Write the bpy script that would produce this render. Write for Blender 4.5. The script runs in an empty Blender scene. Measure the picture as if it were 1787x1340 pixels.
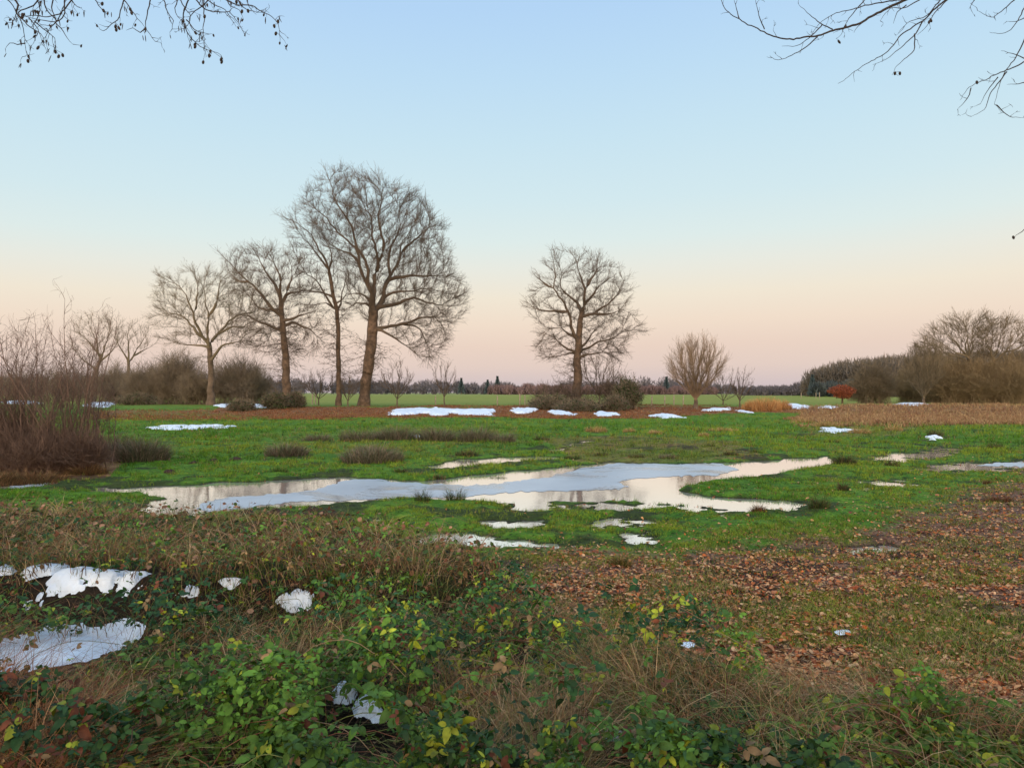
import bpy, math, random
import numpy as np
from mathutils import Vector
rng = np.random.default_rng(7)
random.seed(7)
PI = math.pi
F = 1350.0; CX = 893.5; HY = 685.0; EYE = 1.7      # focal length in photo pixels, horizon row, eye height
WL = -0.05                                         # water level
sc = bpy.context.scene
COL = sc.collection

# ------------------------------------------------------------------ utils
def lin(r, g, b):
    f = lambda c: (c/255/12.92) if c/255 <= 0.04045 else ((c/255+0.055)/1.055)**2.4
    return (f(r), f(g), f(b))
def sstep(a, b, x):
    t = np.clip((x-a)/(b-a), 0, 1); return t*t*(3-2*t)
def _hash(ix, iy, s):
    n = (ix.astype(np.int64)*374761393 + iy.astype(np.int64)*668265263 + s*1442695041) & 0xffffffff
    n = ((n ^ (n >> 13))*1274126177) & 0xffffffff
    n = (n ^ (n >> 16)) & 0xffffff
    return n/float(0xffffff)
def vnoise(x, y, s=0):
    ix = np.floor(x); iy = np.floor(y); fx = x-ix; fy = y-iy
    fx = fx*fx*(3-2*fx); fy = fy*fy*(3-2*fy)
    a = _hash(ix, iy, s); b = _hash(ix+1, iy, s); c = _hash(ix, iy+1, s); d = _hash(ix+1, iy+1, s)
    return (a+(b-a)*fx)*(1-fy)+(c+(d-c)*fx)*fy
def fbm(x, y, s=0, o=4):
    v = 0; a = 0.5; t = 0
    for k in range(o):
        v = v+a*vnoise(x*2**k+17*k, y*2**k-9*k, s+k); t += a; a *= 0.55
    return v/t                                      # 0..1, mean .5
def norm(v):
    return v/np.maximum(np.linalg.norm(v, axis=-1, keepdims=True), 1e-9)
def rdir(n, r=rng):
    return norm(r.normal(size=(n, 3)))
def inpoly(px, py, poly):
    P = np.array(poly, float); Q = np.roll(P, -1, 0); ins = np.zeros(px.shape, bool)
    for (x1, y1), (x2, y2) in zip(P, Q):
        c = ((y1 > py) != (y2 > py)) & (px < (x2-x1)*(py-y1)/((y2-y1) if y2 != y1 else 1e-9)+x1)
        ins ^= c
    return ins
def sdpoly(px, py, poly, ks=3.0, far=60):
    """signed distance (photo pixels, rows stretched by ks), positive inside"""
    P = np.array(poly, float); out = np.full(px.shape, -float(far))
    bb = (px > P[:, 0].min()-far) & (px < P[:, 0].max()+far) & (py > P[:, 1].min()-far/ks) & (py < P[:, 1].max()+far/ks)
    if not bb.any(): return out
    x = px[bb]; y = py[bb]; d = np.full(x.shape, 1e9); Q = np.roll(P, -1, 0)
    for (x1, y1), (x2, y2) in zip(P, Q):
        ex, ey = x2-x1, (y2-y1)*ks; wx = x-x1; wy = (y-y1)*ks
        t = np.clip((wx*ex+wy*ey)/(ex*ex+ey*ey+1e-9), 0, 1)
        d = np.minimum(d, np.hypot(wx-t*ex, wy-t*ey))
    out[bb] = np.where(inpoly(x, y, poly), d, -d); return np.maximum(out, -far)

# ------------------------------------------------------------------ terrain
PUD = [([(170,853),(300,846),(480,837),(600,832),(740,838),(810,831),(900,822),(1010,812),(1060,807),(1180,809),(1280,806),(1360,801),(1440,797),(1475,803),
         (1440,812),(1380,822),(1290,833),(1215,842),(1190,853),(1230,866),(1330,871),(1400,880),(1350,886),(1250,880),(1130,875),(1050,873),
         (900,873),(830,875),(700,871),(560,880),(440,890),(330,893),(240,890),(290,868),(240,857)], 0.11),
       ([(735,814),(800,802),(880,797),(970,795),(990,799),(900,806),(830,812),(770,818)], 0.09),
       ([(1500,802),(1560,788),(1645,778),(1640,787),(1580,795),(1520,804)], 0.055),
       ([(1610,817),(1700,808),(1800,801),(1800,815),(1740,818),(1640,820)], 0.075),
       ([(-20,848),(60,842),(108,841),(70,850),(10,855),(-20,855)], 0.08)]
SHAL = [([(120,856),(180,848),(300,846),(260,858),(170,860)], 0.078),
        ([(560,905),(640,895),(700,905),(640,915)], 0.066), ([(1000,915),(1080,900),(1180,905),(1150,918),(1050,925)], 0.068),
        ([(700,948),(720,928),(820,925),(880,938),(1000,950),(1010,962),(900,966),(780,960)], 0.085),
        ([(830,915),(850,905),(950,905),(960,918),(880,922)], 0.081),
        ([(1060,960),(1080,930),(1130,925),(1180,955),(1170,966)], 0.078),
        ([(1180,888),(1250,870),(1420,876),(1380,892),(1260,896)], 0.078),
        ([(1480,838),(1600,838),(1640,850),(1520,852)], 0.076),
        ([(1500,802),(1640,775),(1700,786),(1640,800),(1560,806)], 0.076),
        ([(1560,822),(1640,808),(1787,800),(1800,822),(1700,826)], 0.076),
        ([(960,790),(1010,766),(1060,768),(1010,778)], 0.073),
        ([(860,890),(900,872),(1100,872),(1190,885),(1000,890)], 0.078),
        ([(1200,960),(1300,955),(1560,945),(1600,962),(1400,975),(1250,970)], 0.071),
        ([(250,862),(380,880),(330,900),(240,895)], 0.078)]
def base_h(Y):
    return 0.46*sstep(53, 67, Y) - 0.10*sstep(80, 140, Y) + 0.05*sstep(38, 52, Y)
def topix(X, Y, Z=0.0):
    Y = np.maximum(Y, 0.3)
    return CX+X*F/Y, HY+(EYE-Z)*F/Y
def mounds(X, Y):
    px, py = topix(X, Y)
    m = 0.34*sstep(0, 70, sdpoly(px, py, [(-400,930),(130,935),(420,955),(640,985),(860,1040),(900,1090),(700,1130),(300,1125),(-500,1090)], 2.0, 120)+25)
    m = m + 0.10*fbm(X*1.1, Y*1.1, 5)*sstep(9.5, 7, Y)
    m = m + 0.10*sstep(0, 60, sdpoly(px, py, [(-400,1215),(200,1215),(700,1190),(1100,1230),(1400,1270),(1900,1330),(1900,1800),(-400,1800)], 2.0, 120))
    return m*sstep(1.0, 2.5, Y)
def smooth_h(X, Y):
    return base_h(Y) + mounds(X, Y)
def micro(X, Y):
    fine = (fbm(X*7, Y*7, 1, 3)-.5)*0.055*sstep(45, 12, Y)
    med = (fbm(X*1.3, Y*1.3, 2, 3)-.5)*0.085
    big = (fbm(X*.05, Y*.05, 3, 2)-.5)*0.5*sstep(70, 300, Y)
    return fine+med+big
def poach(X, Y):
    px, py = topix(X, Y); return sstep(.60, .70, fbm(X*1.1, Y*1.1, 140, 4)+.05*sstep(860, 900, py))*sstep(48, 30, Y)
def dips(X, Y):
    px, py = topix(X, Y, -0.03)
    wob = (fbm(X*1.6, Y*1.6, 11, 3)-.5)*34
    d = np.zeros(X.shape)
    for poly, dep in PUD:
        sd = sdpoly(px, py, poly, 4.0)+wob*.7
        d = np.maximum(d, dep*sstep(-14, 10, sd))
    for poly, dep in SHAL:
        sd = sdpoly(px, py, poly, 4.0)+wob+(fbm(X*5, Y*5, 12, 2)-.5)*30
        d = np.maximum(d, (dep-.012+.045*(fbm(X*3.2, Y*2.2, 150, 3)-.38))*sstep(-34, 22, sd))
    return d
def ground_h(X, Y):
    X = np.asarray(X, float); Y = np.asarray(Y, float)
    m = micro(X, Y); d = dips(X, Y)
    deep = sstep(0.05, 0.09, d)
    lift = 0.012
    return smooth_h(X, Y) + np.maximum(m*(1-deep*.75), -0.052-d*.3)+lift - d
_steps = np.exp(np.linspace(math.log(2.0), math.log(3500), 1500))
def onground(px, py, fn=smooth_h):
    """world point where the ray through a photo pixel meets the terrain"""
    px = np.atleast_1d(np.asarray(px, float)); py = np.atleast_1d(np.asarray(py, float))
    Yo = np.zeros(px.shape)
    for i in range(0, px.size, 400):
        sl = slice(i, i+400)
        Yg = _steps[None, :]; Xg = (px[sl, None]-CX)/F*Yg
        zr = EYE-(py[sl, None]-HY)/F*Yg
        below = zr < fn(Xg, np.broadcast_to(Yg, Xg.shape))
        k = np.argmax(below, 1); k = np.where(below.any(1), k, len(_steps)-1)
        k = np.maximum(k, 1); ii = np.arange(zr.shape[0]); hh = fn(Xg, np.broadcast_to(Yg, Xg.shape)); g0 = zr[ii, k-1]-hh[ii, k-1]; g1 = zr[ii, k]-hh[ii, k]
        t = np.clip(g0/np.where(np.abs(g0-g1) < 1e-9, 1, g0-g1), 0, 1); Yo[sl] = _steps[k-1]+(_steps[k]-_steps[k-1])*t
    Xo = (px-CX)/F*Yo
    return Xo, Yo
def at(px, py):
    X, Y = onground(px, py); return float(X[0]), float(Y[0])
def atD(px, D): return (px-CX)/F*D, D
def zz(X, Y): return float(ground_h(np.array([X]), np.array([Y]))[0])

# ------------------------------------------------------------------ mesh helpers
def mesh_from(name, V, Fa, mat, parent=None, col=None, smooth=False, loc=None):
    """V (n,3), Fa (m,k) or list of index arrays; col (n,3) per-vertex colour"""
    V = np.asarray(V, np.float32)
    if loc is not None: V = V-np.asarray(loc, np.float32)
    me = bpy.data.meshes.new(name)
    groups = Fa if isinstance(Fa, list) else [Fa]
    groups = [np.asarray(g, np.int32) for g in groups if len(g)]
    idx = np.concatenate([g.ravel() for g in groups])
    tot = np.concatenate([np.full(len(g), g.shape[1], np.int32) for g in groups])
    st = np.concatenate([[0], np.cumsum(tot)[:-1]]).astype(np.int32)
    me.vertices.add(len(V)); me.vertices.foreach_set('co', V.ravel())
    me.loops.add(len(idx)); me.loops.foreach_set('vertex_index', idx)
    me.polygons.add(len(tot)); me.polygons.foreach_set('loop_start', st); me.polygons.foreach_set('loop_total', tot)
    if smooth: me.polygons.foreach_set('use_smooth', np.ones(len(tot), bool))
    me.update(calc_edges=True)
    if col is not None:
        a = me.attributes.new('col', 'FLOAT_COLOR', 'POINT')
        c = np.ones((len(V), 4), np.float32); c[:, :3] = col; a.data.foreach_set('color', c.ravel())
    me.materials.append(mat)
    o = bpy.data.objects.new(name, me); COL.objects.link(o)
    if parent is not None: o.parent = parent
    elif loc is not None: o.location = loc
    return o
def tag(o, label=None, cat=None, group=None, kind=None):
    if label: o['label'] = label
    if cat: o['category'] = cat
    if group: o['group'] = group
    if kind: o['kind'] = kind
    return o
def thing(name, label, cat, loc, group=None):
    o = bpy.data.objects.new(name, None); COL.objects.link(o); o.location = loc; o.empty_display_size = .2
    return tag(o, label, cat, group)

def edges_mesh(P0, P1, R0, R1, n=3, D0=None, D1=None):
    """tapered tubes, one per edge"""
    m = len(P0); D = norm(P1-P0)
    D0 = D if D0 is None else D0; D1 = D if D1 is None else D1
    def ring(P, R, D):
        ref = np.where(np.abs(D[:, 2:3]) < .9, np.array([[0, 0, 1.]]), np.array([[1., 0, 0]]))
        a = norm(np.cross(D, ref)); b = np.cross(D, a)
        t = np.arange(n)*2*PI/n
        return P[:, None]+R[:, None, None]*(a[:, None]*np.cos(t)[None, :, None]+b[:, None]*np.sin(t)[None, :, None])
    V = np.concatenate([ring(P0, R0, D0), ring(P1, R1, D1)], 1).reshape(-1, 3)
    base = np.arange(m)[:, None]*2*n; k = np.arange(n)[None]; k2 = (k+1) % n
    Q = np.stack([base+k, base+k2, base+n+k2, base+n+k], -1).reshape(-1, 4)
    return V, Q
def merge(parts):
    Vs = []; Fs = []; Cs = []; off = 0
    for p in parts:
        Vs.append(p[0]); fl = p[1] if isinstance(p[1], list) else [p[1]]
        Fs += [np.asarray(f)+off for f in fl]; off += len(p[0])
        if len(p) > 2: Cs.append(p[2])
    return np.concatenate(Vs), Fs, (np.concatenate(Cs) if Cs else None)

# ------------------------------------------------------------------ materials
def new_mat(name):
    m = bpy.data.materials.new(name); m.use_nodes = True
    nt = m.node_tree; b = nt.nodes['Principled BSDF']; return m, nt, b
def N(nt, t, **kw):
    n = nt.nodes.new(t)
    for k, v in kw.items(): setattr(n, k, v)
    return n
def tex_noise(nt, scale, detail=4, rough=.55, coord='Object'):
    tc = N(nt, 'ShaderNodeTexCoord'); t = N(nt, 'ShaderNodeTexNoise')
    t.inputs['Scale'].default_value = scale; t.inputs['Detail'].default_value = detail; t.inputs['Roughness'].default_value = rough
    nt.links.new(tc.outputs[coord], t.inputs['Vector']); return t
def ramp(nt, src, stops):
    r = N(nt, 'ShaderNodeValToRGB'); e = r.color_ramp.elements
    while len(e) > 1: e.remove(e[-1])
    e[0].position = stops[0][0]; e[0].color = (*stops[0][1], 1)
    for p, c in stops[1:]:
        x = e.new(p); x.color = (*c, 1)
    nt.links.new(src, r.inputs[0]); return r
def mix(nt, fac, a, b, mode='MIX'):
    m = N(nt, 'ShaderNodeMix', data_type='RGBA', blend_type=mode)
    for sock, v in ((m.inputs['Factor'], fac), (m.inputs[6], a), (m.inputs[7], b)):
        if isinstance(v, (int, float)): sock.default_value = v
        elif isinstance(v, tuple): sock.default_value = (*v, 1)
        else: nt.links.new(v, sock)
    return m.outputs[2]
def noise_mat(name, c0, c1, scale=3, rough=.85, bump=0, spec=.2):
    m, nt, b = new_mat(name)
    t = tex_noise(nt, scale, 5, .6); r = ramp(nt, t.outputs['Fac'], [(.3, c0), (.7, c1)])
    nt.links.new(r.outputs[0], b.inputs['Base Color']); b.inputs['Roughness'].default_value = rough
    b.inputs['Specular IOR Level'].default_value = spec
    if bump:
        bp = N(nt, 'ShaderNodeBump'); bp.inputs['Strength'].default_value = bump
        nt.links.new(t.outputs['Fac'], bp.inputs['Height']); nt.links.new(bp.outputs[0], b.inputs['Normal'])
    return m
def attr_mat(name, rough=.75, spec=.25, nscale=14, var=.5, sss=0):
    m, nt, b = new_mat(name)
    a = N(nt, 'ShaderNodeAttribute', attribute_name='col')
    t = tex_noise(nt, nscale, 3); r = ramp(nt, t.outputs['Fac'], [(.25, (1-var,)*3), (.75, (1+var*.6,)*3)])
    c = mix(nt, 1.0, a.outputs['Color'], r.outputs[0], 'MULTIPLY')
    nt.links.new(c, b.inputs['Base Color']); b.inputs['Roughness'].default_value = rough
    b.inputs['Specular IOR Level'].default_value = spec
    if sss:
        out = [n for n in nt.nodes if n.type == 'OUTPUT_MATERIAL'][0]
        tr = N(nt, 'ShaderNodeBsdfTranslucent'); nt.links.new(c, tr.inputs['Color'])
        ms = N(nt, 'ShaderNodeMixShader'); ms.inputs[0].default_value = sss
        nt.links.new(b.outputs[0], ms.inputs[1]); nt.links.new(tr.outputs[0], ms.inputs[2]); nt.links.new(ms.outputs[0], out.inputs[0])
    return m
M = {}
M['bark'] = noise_mat('bark', (.050,.036,.027), (.17,.115,.078), 3.2, .9, .9)
M['bark_far'] = noise_mat('bark_brown', (.070,.052,.038), (.17,.125,.09), 2.5, .9, .6)
M['crown_dark'] = noise_mat('twig_dark', (.062,.048,.036), (.135,.10,.072), .8, .9)
M['crown_olive'] = noise_mat('twig_olive', (.095,.078,.048), (.19,.15,.10), .8, .9)
M['crown_tan'] = noise_mat('twig_tan', (.15,.11,.07), (.30,.21,.135), .5, .9)
M['twig_red'] = noise_mat('twig_reddish', (.075,.050,.040), (.17,.11,.082), 3, .85)
M['twig_black'] = noise_mat('twig_overhead', (.018,.014,.012), (.045,.034,.028), 20, .7)
M['bush'] = noise_mat('bush_brown', (.12,.10,.070), (.24,.19,.135), 1.0, .9)
M['brush_olive'] = noise_mat('brush_olive', (.15,.115,.065), (.27,.205,.12), .5, .9)
M['bush_green'] = noise_mat('bush_evergreen', (.018,.030,.012), (.055,.075,.028), 1.6, .85)
M['snow'] = noise_mat('snow', (.50,.60,.72), (.74,.83,.92), 2.6, .6, .12, .3)
M['plant'] = attr_mat('plant_blades', .8, .15, 10, .4)
M['leafy'] = attr_mat('bramble_leaf', .62, .18, 30, .5, .12)
M['litter'] = attr_mat('dead_leaf', .75, .2, 35, .4)
M['soil'] = noise_mat('soil', (.016,.011,.008), (.055,.036,.024), 18, .9, .6)
M['wood_post'] = noise_mat('post_wood', (.20,.16,.12), (.42,.35,.27), 4, .85, .3)
# ------------------------------------------------------------------ world
def build_world():
    w = bpy.data.worlds.new('World'); sc.world = w; w.use_nodes = True; nt = w.node_tree
    bg = nt.nodes['Background']
    tc = N(nt, 'ShaderNodeTexCoord'); sp = N(nt, 'ShaderNodeSeparateXYZ'); nt.links.new(tc.outputs['Generated'], sp.inputs[0])
    rows = [(690,(206,191,197)),(668,(215,198,198)),(640,(230,208,198)),(605,(237,213,198)),(565,(244,224,205)),(520,(244,233,214)),
            (470,(236,237,227)),(420,(225,239,237)),(350,(214,236,242)),(240,(203,231,245)),(120,(192,224,248)),(0,(182,216,249))]
    # a little wobble so the bands are not ruler-straight
    nz = N(nt, 'ShaderNodeTexNoise'); nz.inputs['Scale'].default_value = 1.6; nz.inputs['Detail'].default_value = 2
    nt.links.new(tc.outputs['Generated'], nz.inputs['Vector'])
    ma = N(nt, 'ShaderNodeMath', operation='MULTIPLY_ADD'); ma.inputs[1].default_value = .035; ma.inputs[2].default_value = -.0175
    nt.links.new(nz.outputs['Fac'], ma.inputs[0])
    xm = N(nt, 'ShaderNodeMath', operation='MULTIPLY_ADD'); xm.inputs[1].default_value = -.022
    nt.links.new(sp.outputs['X'], xm.inputs[0]); nt.links.new(ma.outputs[0], xm.inputs[2])
    # the shift fades out at the horizon
    sm = N(nt, 'ShaderNodeMath', operation='MULTIPLY'); sm2 = N(nt, 'ShaderNodeMath', operation='MULTIPLY', use_clamp=True); sm2.inputs[1].default_value = 6
    nt.links.new(sp.outputs['Z'], sm2.inputs[0]); nt.links.new(sm2.outputs[0], sm.inputs[0]); nt.links.new(xm.outputs[0], sm.inputs[1])
    ad = N(nt, 'ShaderNodeMath', operation='ADD'); nt.links.new(sp.outputs['Z'], ad.inputs[0]); nt.links.new(sm.outputs[0], ad.inputs[1])
    stops = [(max(0, math.sin(math.atan((HY-y)/F))), lin(*c)) for y, c in rows]
    stops += [(.75, lin(190,214,240)), (1.0, lin(186,208,236))]
    r = ramp(nt, ad.outputs[0], stops)
    sky = N(nt, 'ShaderNodeTexSky', sky_type='NISHITA', sun_disc=False)
    sky.sun_elevation = math.radians(7); sky.sun_rotation = math.radians(SUN_AZ)
    k = mix(nt, 1.0, sky.outputs[0], (.07,.07,.07), 'MULTIPLY')
    c = mix(nt, .04, r.outputs[0], k)
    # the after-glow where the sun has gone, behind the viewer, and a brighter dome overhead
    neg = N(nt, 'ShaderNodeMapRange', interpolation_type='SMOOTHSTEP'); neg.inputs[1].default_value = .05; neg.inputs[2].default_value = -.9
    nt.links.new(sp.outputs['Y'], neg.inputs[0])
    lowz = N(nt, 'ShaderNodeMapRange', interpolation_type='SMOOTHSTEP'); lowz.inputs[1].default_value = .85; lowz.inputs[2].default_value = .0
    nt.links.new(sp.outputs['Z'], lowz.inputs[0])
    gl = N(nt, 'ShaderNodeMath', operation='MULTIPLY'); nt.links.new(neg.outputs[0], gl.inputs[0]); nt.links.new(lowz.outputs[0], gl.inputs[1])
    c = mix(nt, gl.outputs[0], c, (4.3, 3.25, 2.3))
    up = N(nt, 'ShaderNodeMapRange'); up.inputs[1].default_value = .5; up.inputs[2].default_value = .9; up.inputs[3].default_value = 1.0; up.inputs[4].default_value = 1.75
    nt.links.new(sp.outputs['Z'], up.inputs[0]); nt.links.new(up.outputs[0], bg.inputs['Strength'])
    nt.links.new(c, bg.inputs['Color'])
SUN_AZ = 205      # clockwise from +Y: behind the camera, a little to its left
build_world()
sd = bpy.data.lights.new('sun', 'SUN'); sd.energy = .85; sd.angle = math.radians(24); sd.color = (1, .78, .56)
so = bpy.data.objects.new('sun', sd); COL.objects.link(so)
el = math.radians(18); az = math.radians(SUN_AZ)
dirv = Vector((math.sin(az)*math.cos(el), math.cos(az)*math.cos(el), math.sin(el)))
so.rotation_euler = dirv.to_track_quat('Z', 'Y').to_euler()

cam = bpy.data.cameras.new('camera'); co = bpy.data.objects.new('camera', cam); COL.objects.link(co)
cam.sensor_width = 36; cam.lens = 36*F/1787; cam.shift_y = (HY-670)/1787; cam.clip_start = .05; cam.clip_end = 9000
co.location = (0, 0, EYE); co.rotation_euler = (PI/2, 0, 0); sc.camera = co
sc.view_settings.view_transform = 'Standard'; sc.view_settings.look = 'None'; sc.view_settings.exposure = 0
sc.cycles.max_bounces = 4; sc.cycles.diffuse_bounces = 2; sc.cycles.glossy_bounces = 2; sc.cycles.transmission_bounces = 1
sc.cycles.use_denoising = True; sc.cycles.denoiser = 'OPENIMAGEDENOISE'; sc.cycles.denoising_input_passes = 'RGB_ALBEDO_NORMAL'; sc.cycles.denoising_prefilter = 'ACCURATE'
sc.cycles.sample_clamp_indirect = 6

# ------------------------------------------------------------------ zone masks (by photo position of the ground point)
LIT = [(760,1010),(1000,975),(1150,985),(1300,968),(1500,935),(1650,880),(1830,820),(1900,860),(1900,1360),(1560,1300),(1300,1220),(1100,1120),(900,1090)]
def z_litter(X, Y):
    px, py = topix(X, Y); w = (fbm(X*.9, Y*.9, 21, 3)-.5)*110
    return sstep(-115, 75, sdpoly(px, py, LIT, 2.0, 170)+w)
def z_bramble(X, Y):
    px, py = topix(X, Y); w = (fbm(X*1.1, Y*1.1, 22, 3)-.5)*70
    line = np.interp(px, [-200,0,400,700,900,1100,1300,1500,1787,2100], [1065,1060,1055,1085,1110,1185,1215,1260,1300,1330])
    return sstep(-22, 22, py+w*.6-line)
def z_tangle(X, Y):
    px, py = topix(X, Y); w = (fbm(X*1.1, Y*1.1, 23, 3)-.5)*70
    return sstep(-30, 25, sdpoly(px, py, [(-400,905),(60,905),(200,930),(420,945),(640,985),(860,1030),(930,1080),(1050,1120),(900,1180),(300,1120),(-500,1080)], 2.0, 120)+w)
BRN = [([(640,711),(1000,707),(1320,709),(1420,711),(1400,722),(1230,722),(1130,730),(900,730),(700,731),(480,730),(360,722),(380,712)], 1.0),
       ([(1400,712),(1500,708),(1900,706),(1900,744),(1650,742),(1480,740),(1380,732)], .9),
       ([(940,764),(1100,758),(1290,768),(1340,800),(1200,806),(1000,806)], .5), ([(1380,742),(1600,745),(1560,762),(1400,762)], .45), ([(420,760),(900,752),(930,775),(880,790),(620,800),(450,790)], .35),
       ([(160,716),(360,712),(470,722),(420,733),(160,733)], .55),
       ([(-60,812),(120,800),(215,806),(185,835),(40,845),(-60,850)], 1.0)]
def z_brown(X, Y):
    px = CX+X*F/np.maximum(Y, .3); py = HY+(EYE-base_h(Y))*F/np.maximum(Y, .3)
    w = (fbm(X*.3, Y*.3, 24, 4)-.5)*34; o = np.zeros(X.shape)
    for poly, s in BRN: o = np.maximum(o, s*sstep(-5, 7, sdpoly(px, py, poly, 3.0)+w))
    return o

# ------------------------------------------------------------------ ground
def build_ground():
    r1 = np.exp(np.linspace(math.log(2.2), math.log(60), 620)); r2 = np.exp(np.linspace(math.log(60), math.log(6000), 130))[1:]
    Ys = np.concatenate([[-40, -12, -3, 0, 1.0, 1.6], r1, r2]); u = np.linspace(-1, 1, 960)
    W = np.maximum(0.80*Ys+1.5, 8.0); W[:4] = [50, 30, 14, 9]
    Yg = np.repeat(Ys[:, None], len(u), 1); Xg = u[None, :]*W[:, None]
    Z = ground_h(Xg.ravel(), np.maximum(Yg.ravel(), 1.2)).reshape(Xg.shape)
    V = np.stack([Xg, Yg, Z], -1).reshape(-1, 3)
    nr, nc = Xg.shape; i = np.arange(nr-1)[:, None]*nc+np.arange(nc-1)[None, :]
    Q = np.stack([i, i+1, i+nc+1, i+nc], -1).reshape(-1, 4)
    x = V[:, 0]; y = np.maximum(V[:, 1], 1.2); lit = z_litter(x, y); br = np.maximum(z_bramble(x, y), z_tangle(x, y)*.9); bn = z_brown(x, y)
    wet = sstep(.0, .035, WL+.02-V[:, 2]+.012)*sstep(50, 40, y)
    col = np.stack([np.maximum(lit*.9, 0), np.maximum(bn, 0), np.maximum(np.maximum(br, wet), .75*poach(x, y)*(y < 50))], -1)
    m, nt, b = new_mat('meadow_ground')
    a = N(nt, 'ShaderNodeAttribute', attribute_name='col'); s = N(nt, 'ShaderNodeSeparateXYZ'); nt.links.new(a.outputs['Vector'], s.inputs[0])
    n1 = tex_noise(nt, .35, 6, .65); n2 = tex_noise(nt, 4.5, 5, .7); n3 = tex_noise(nt, 22, 4, .7)
    g1 = ramp(nt, n2.outputs['Fac'], [(.30, (.026,.042,.010)), (.45, (.055,.145,.010)), (.60, (.105,.215,.016)), (.75, (.18,.20,.045))])
    g2 = ramp(nt, n1.outputs['Fac'], [(.35, (.62,.75,.8)), (.55, (1.0,1.0,1.0)), (.72, (1.7,1.12,1.1))])
    g = mix(nt, 1.0, g1.outputs[0], g2.outputs[0], 'MULTIPLY')
    far = N(nt, 'ShaderNodeTexCoord'); fs = N(nt, 'ShaderNodeSeparateXYZ'); nt.links.new(far.outputs['Object'], fs.inputs[0])
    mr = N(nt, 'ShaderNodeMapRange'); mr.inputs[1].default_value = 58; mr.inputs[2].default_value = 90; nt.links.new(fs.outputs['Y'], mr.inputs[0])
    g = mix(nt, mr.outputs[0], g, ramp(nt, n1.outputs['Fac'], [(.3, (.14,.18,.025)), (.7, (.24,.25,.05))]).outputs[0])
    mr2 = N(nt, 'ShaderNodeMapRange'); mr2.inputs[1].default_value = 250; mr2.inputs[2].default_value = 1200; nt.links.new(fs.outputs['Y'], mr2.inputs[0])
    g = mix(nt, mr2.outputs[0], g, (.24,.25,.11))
    spk = ramp(nt, n3.outputs['Fac'], [(.36, (.22,.20,.18)), (.47, (1,1,1))]); near = N(nt, 'ShaderNodeMapRange'); near.inputs[1].default_value = 30; near.inputs[2].default_value = 12
    nt.links.new(fs.outputs['Y'], near.inputs[0])
    g = mix(nt, near.outputs[0], g, mix(nt, 1.0, g, spk.outputs[0], 'MULTIPLY'))
    litc = ramp(nt, n3.outputs['Fac'], [(.32, (.030,.018,.013)), (.5, (.13,.07,.048)), (.68, (.26,.155,.10))])
    def soft(src, nz, k=1.3):
        q = N(nt, 'ShaderNodeMath', operation='MULTIPLY_ADD'); q.inputs[1].default_value = k; nt.links.new(nz, q.inputs[0])
        ad = N(nt, 'ShaderNodeMath', operation='ADD'); nt.links.new(src, q.inputs[2]); nt.links.new(q.outputs[0], ad.inputs[0]); ad.inputs[1].default_value = -.5-k/2
        ml = N(nt, 'ShaderNodeMath', operation='MULTIPLY_ADD', use_clamp=True); ml.inputs[1].default_value = 3.2; ml.inputs[2].default_value = .5
        nt.links.new(ad.outputs[0], ml.inputs[0]); return ml.outputs[0]
    g = mix(nt, soft(s.outputs['X'], n2.outputs['Fac']), g, litc.outputs[0])
    brc = ramp(nt, n2.outputs['Fac'], [(.3, (.075,.032,.018)), (.5, (.19,.095,.045)), (.7, (.30,.19,.085))])
    g = mix(nt, soft(s.outputs['Y'], n1.outputs['Fac'], .8), g, brc.outputs[0])
    mud = ramp(nt, n3.outputs['Fac'], [(.3, (.007,.006,.004)), (.7, (.032,.022,.014))])
    g = mix(nt, s.outputs['Z'], g, mud.outputs[0])
    nt.links.new(g, b.inputs['Base Color']); b.inputs['Roughness'].default_value = .9; b.inputs['Specular IOR Level'].default_value = .15
    bp = N(nt, 'ShaderNodeBump'); bp.inputs['Strength'].default_value = .6; bp.inputs['Distance'].default_value = .05
    nt.links.new(n3.outputs['Fac'], bp.inputs['Height']); nt.links.new(bp.outputs[0], b.inputs['Normal'])
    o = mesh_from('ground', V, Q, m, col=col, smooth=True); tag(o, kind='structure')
build_ground()

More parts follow.
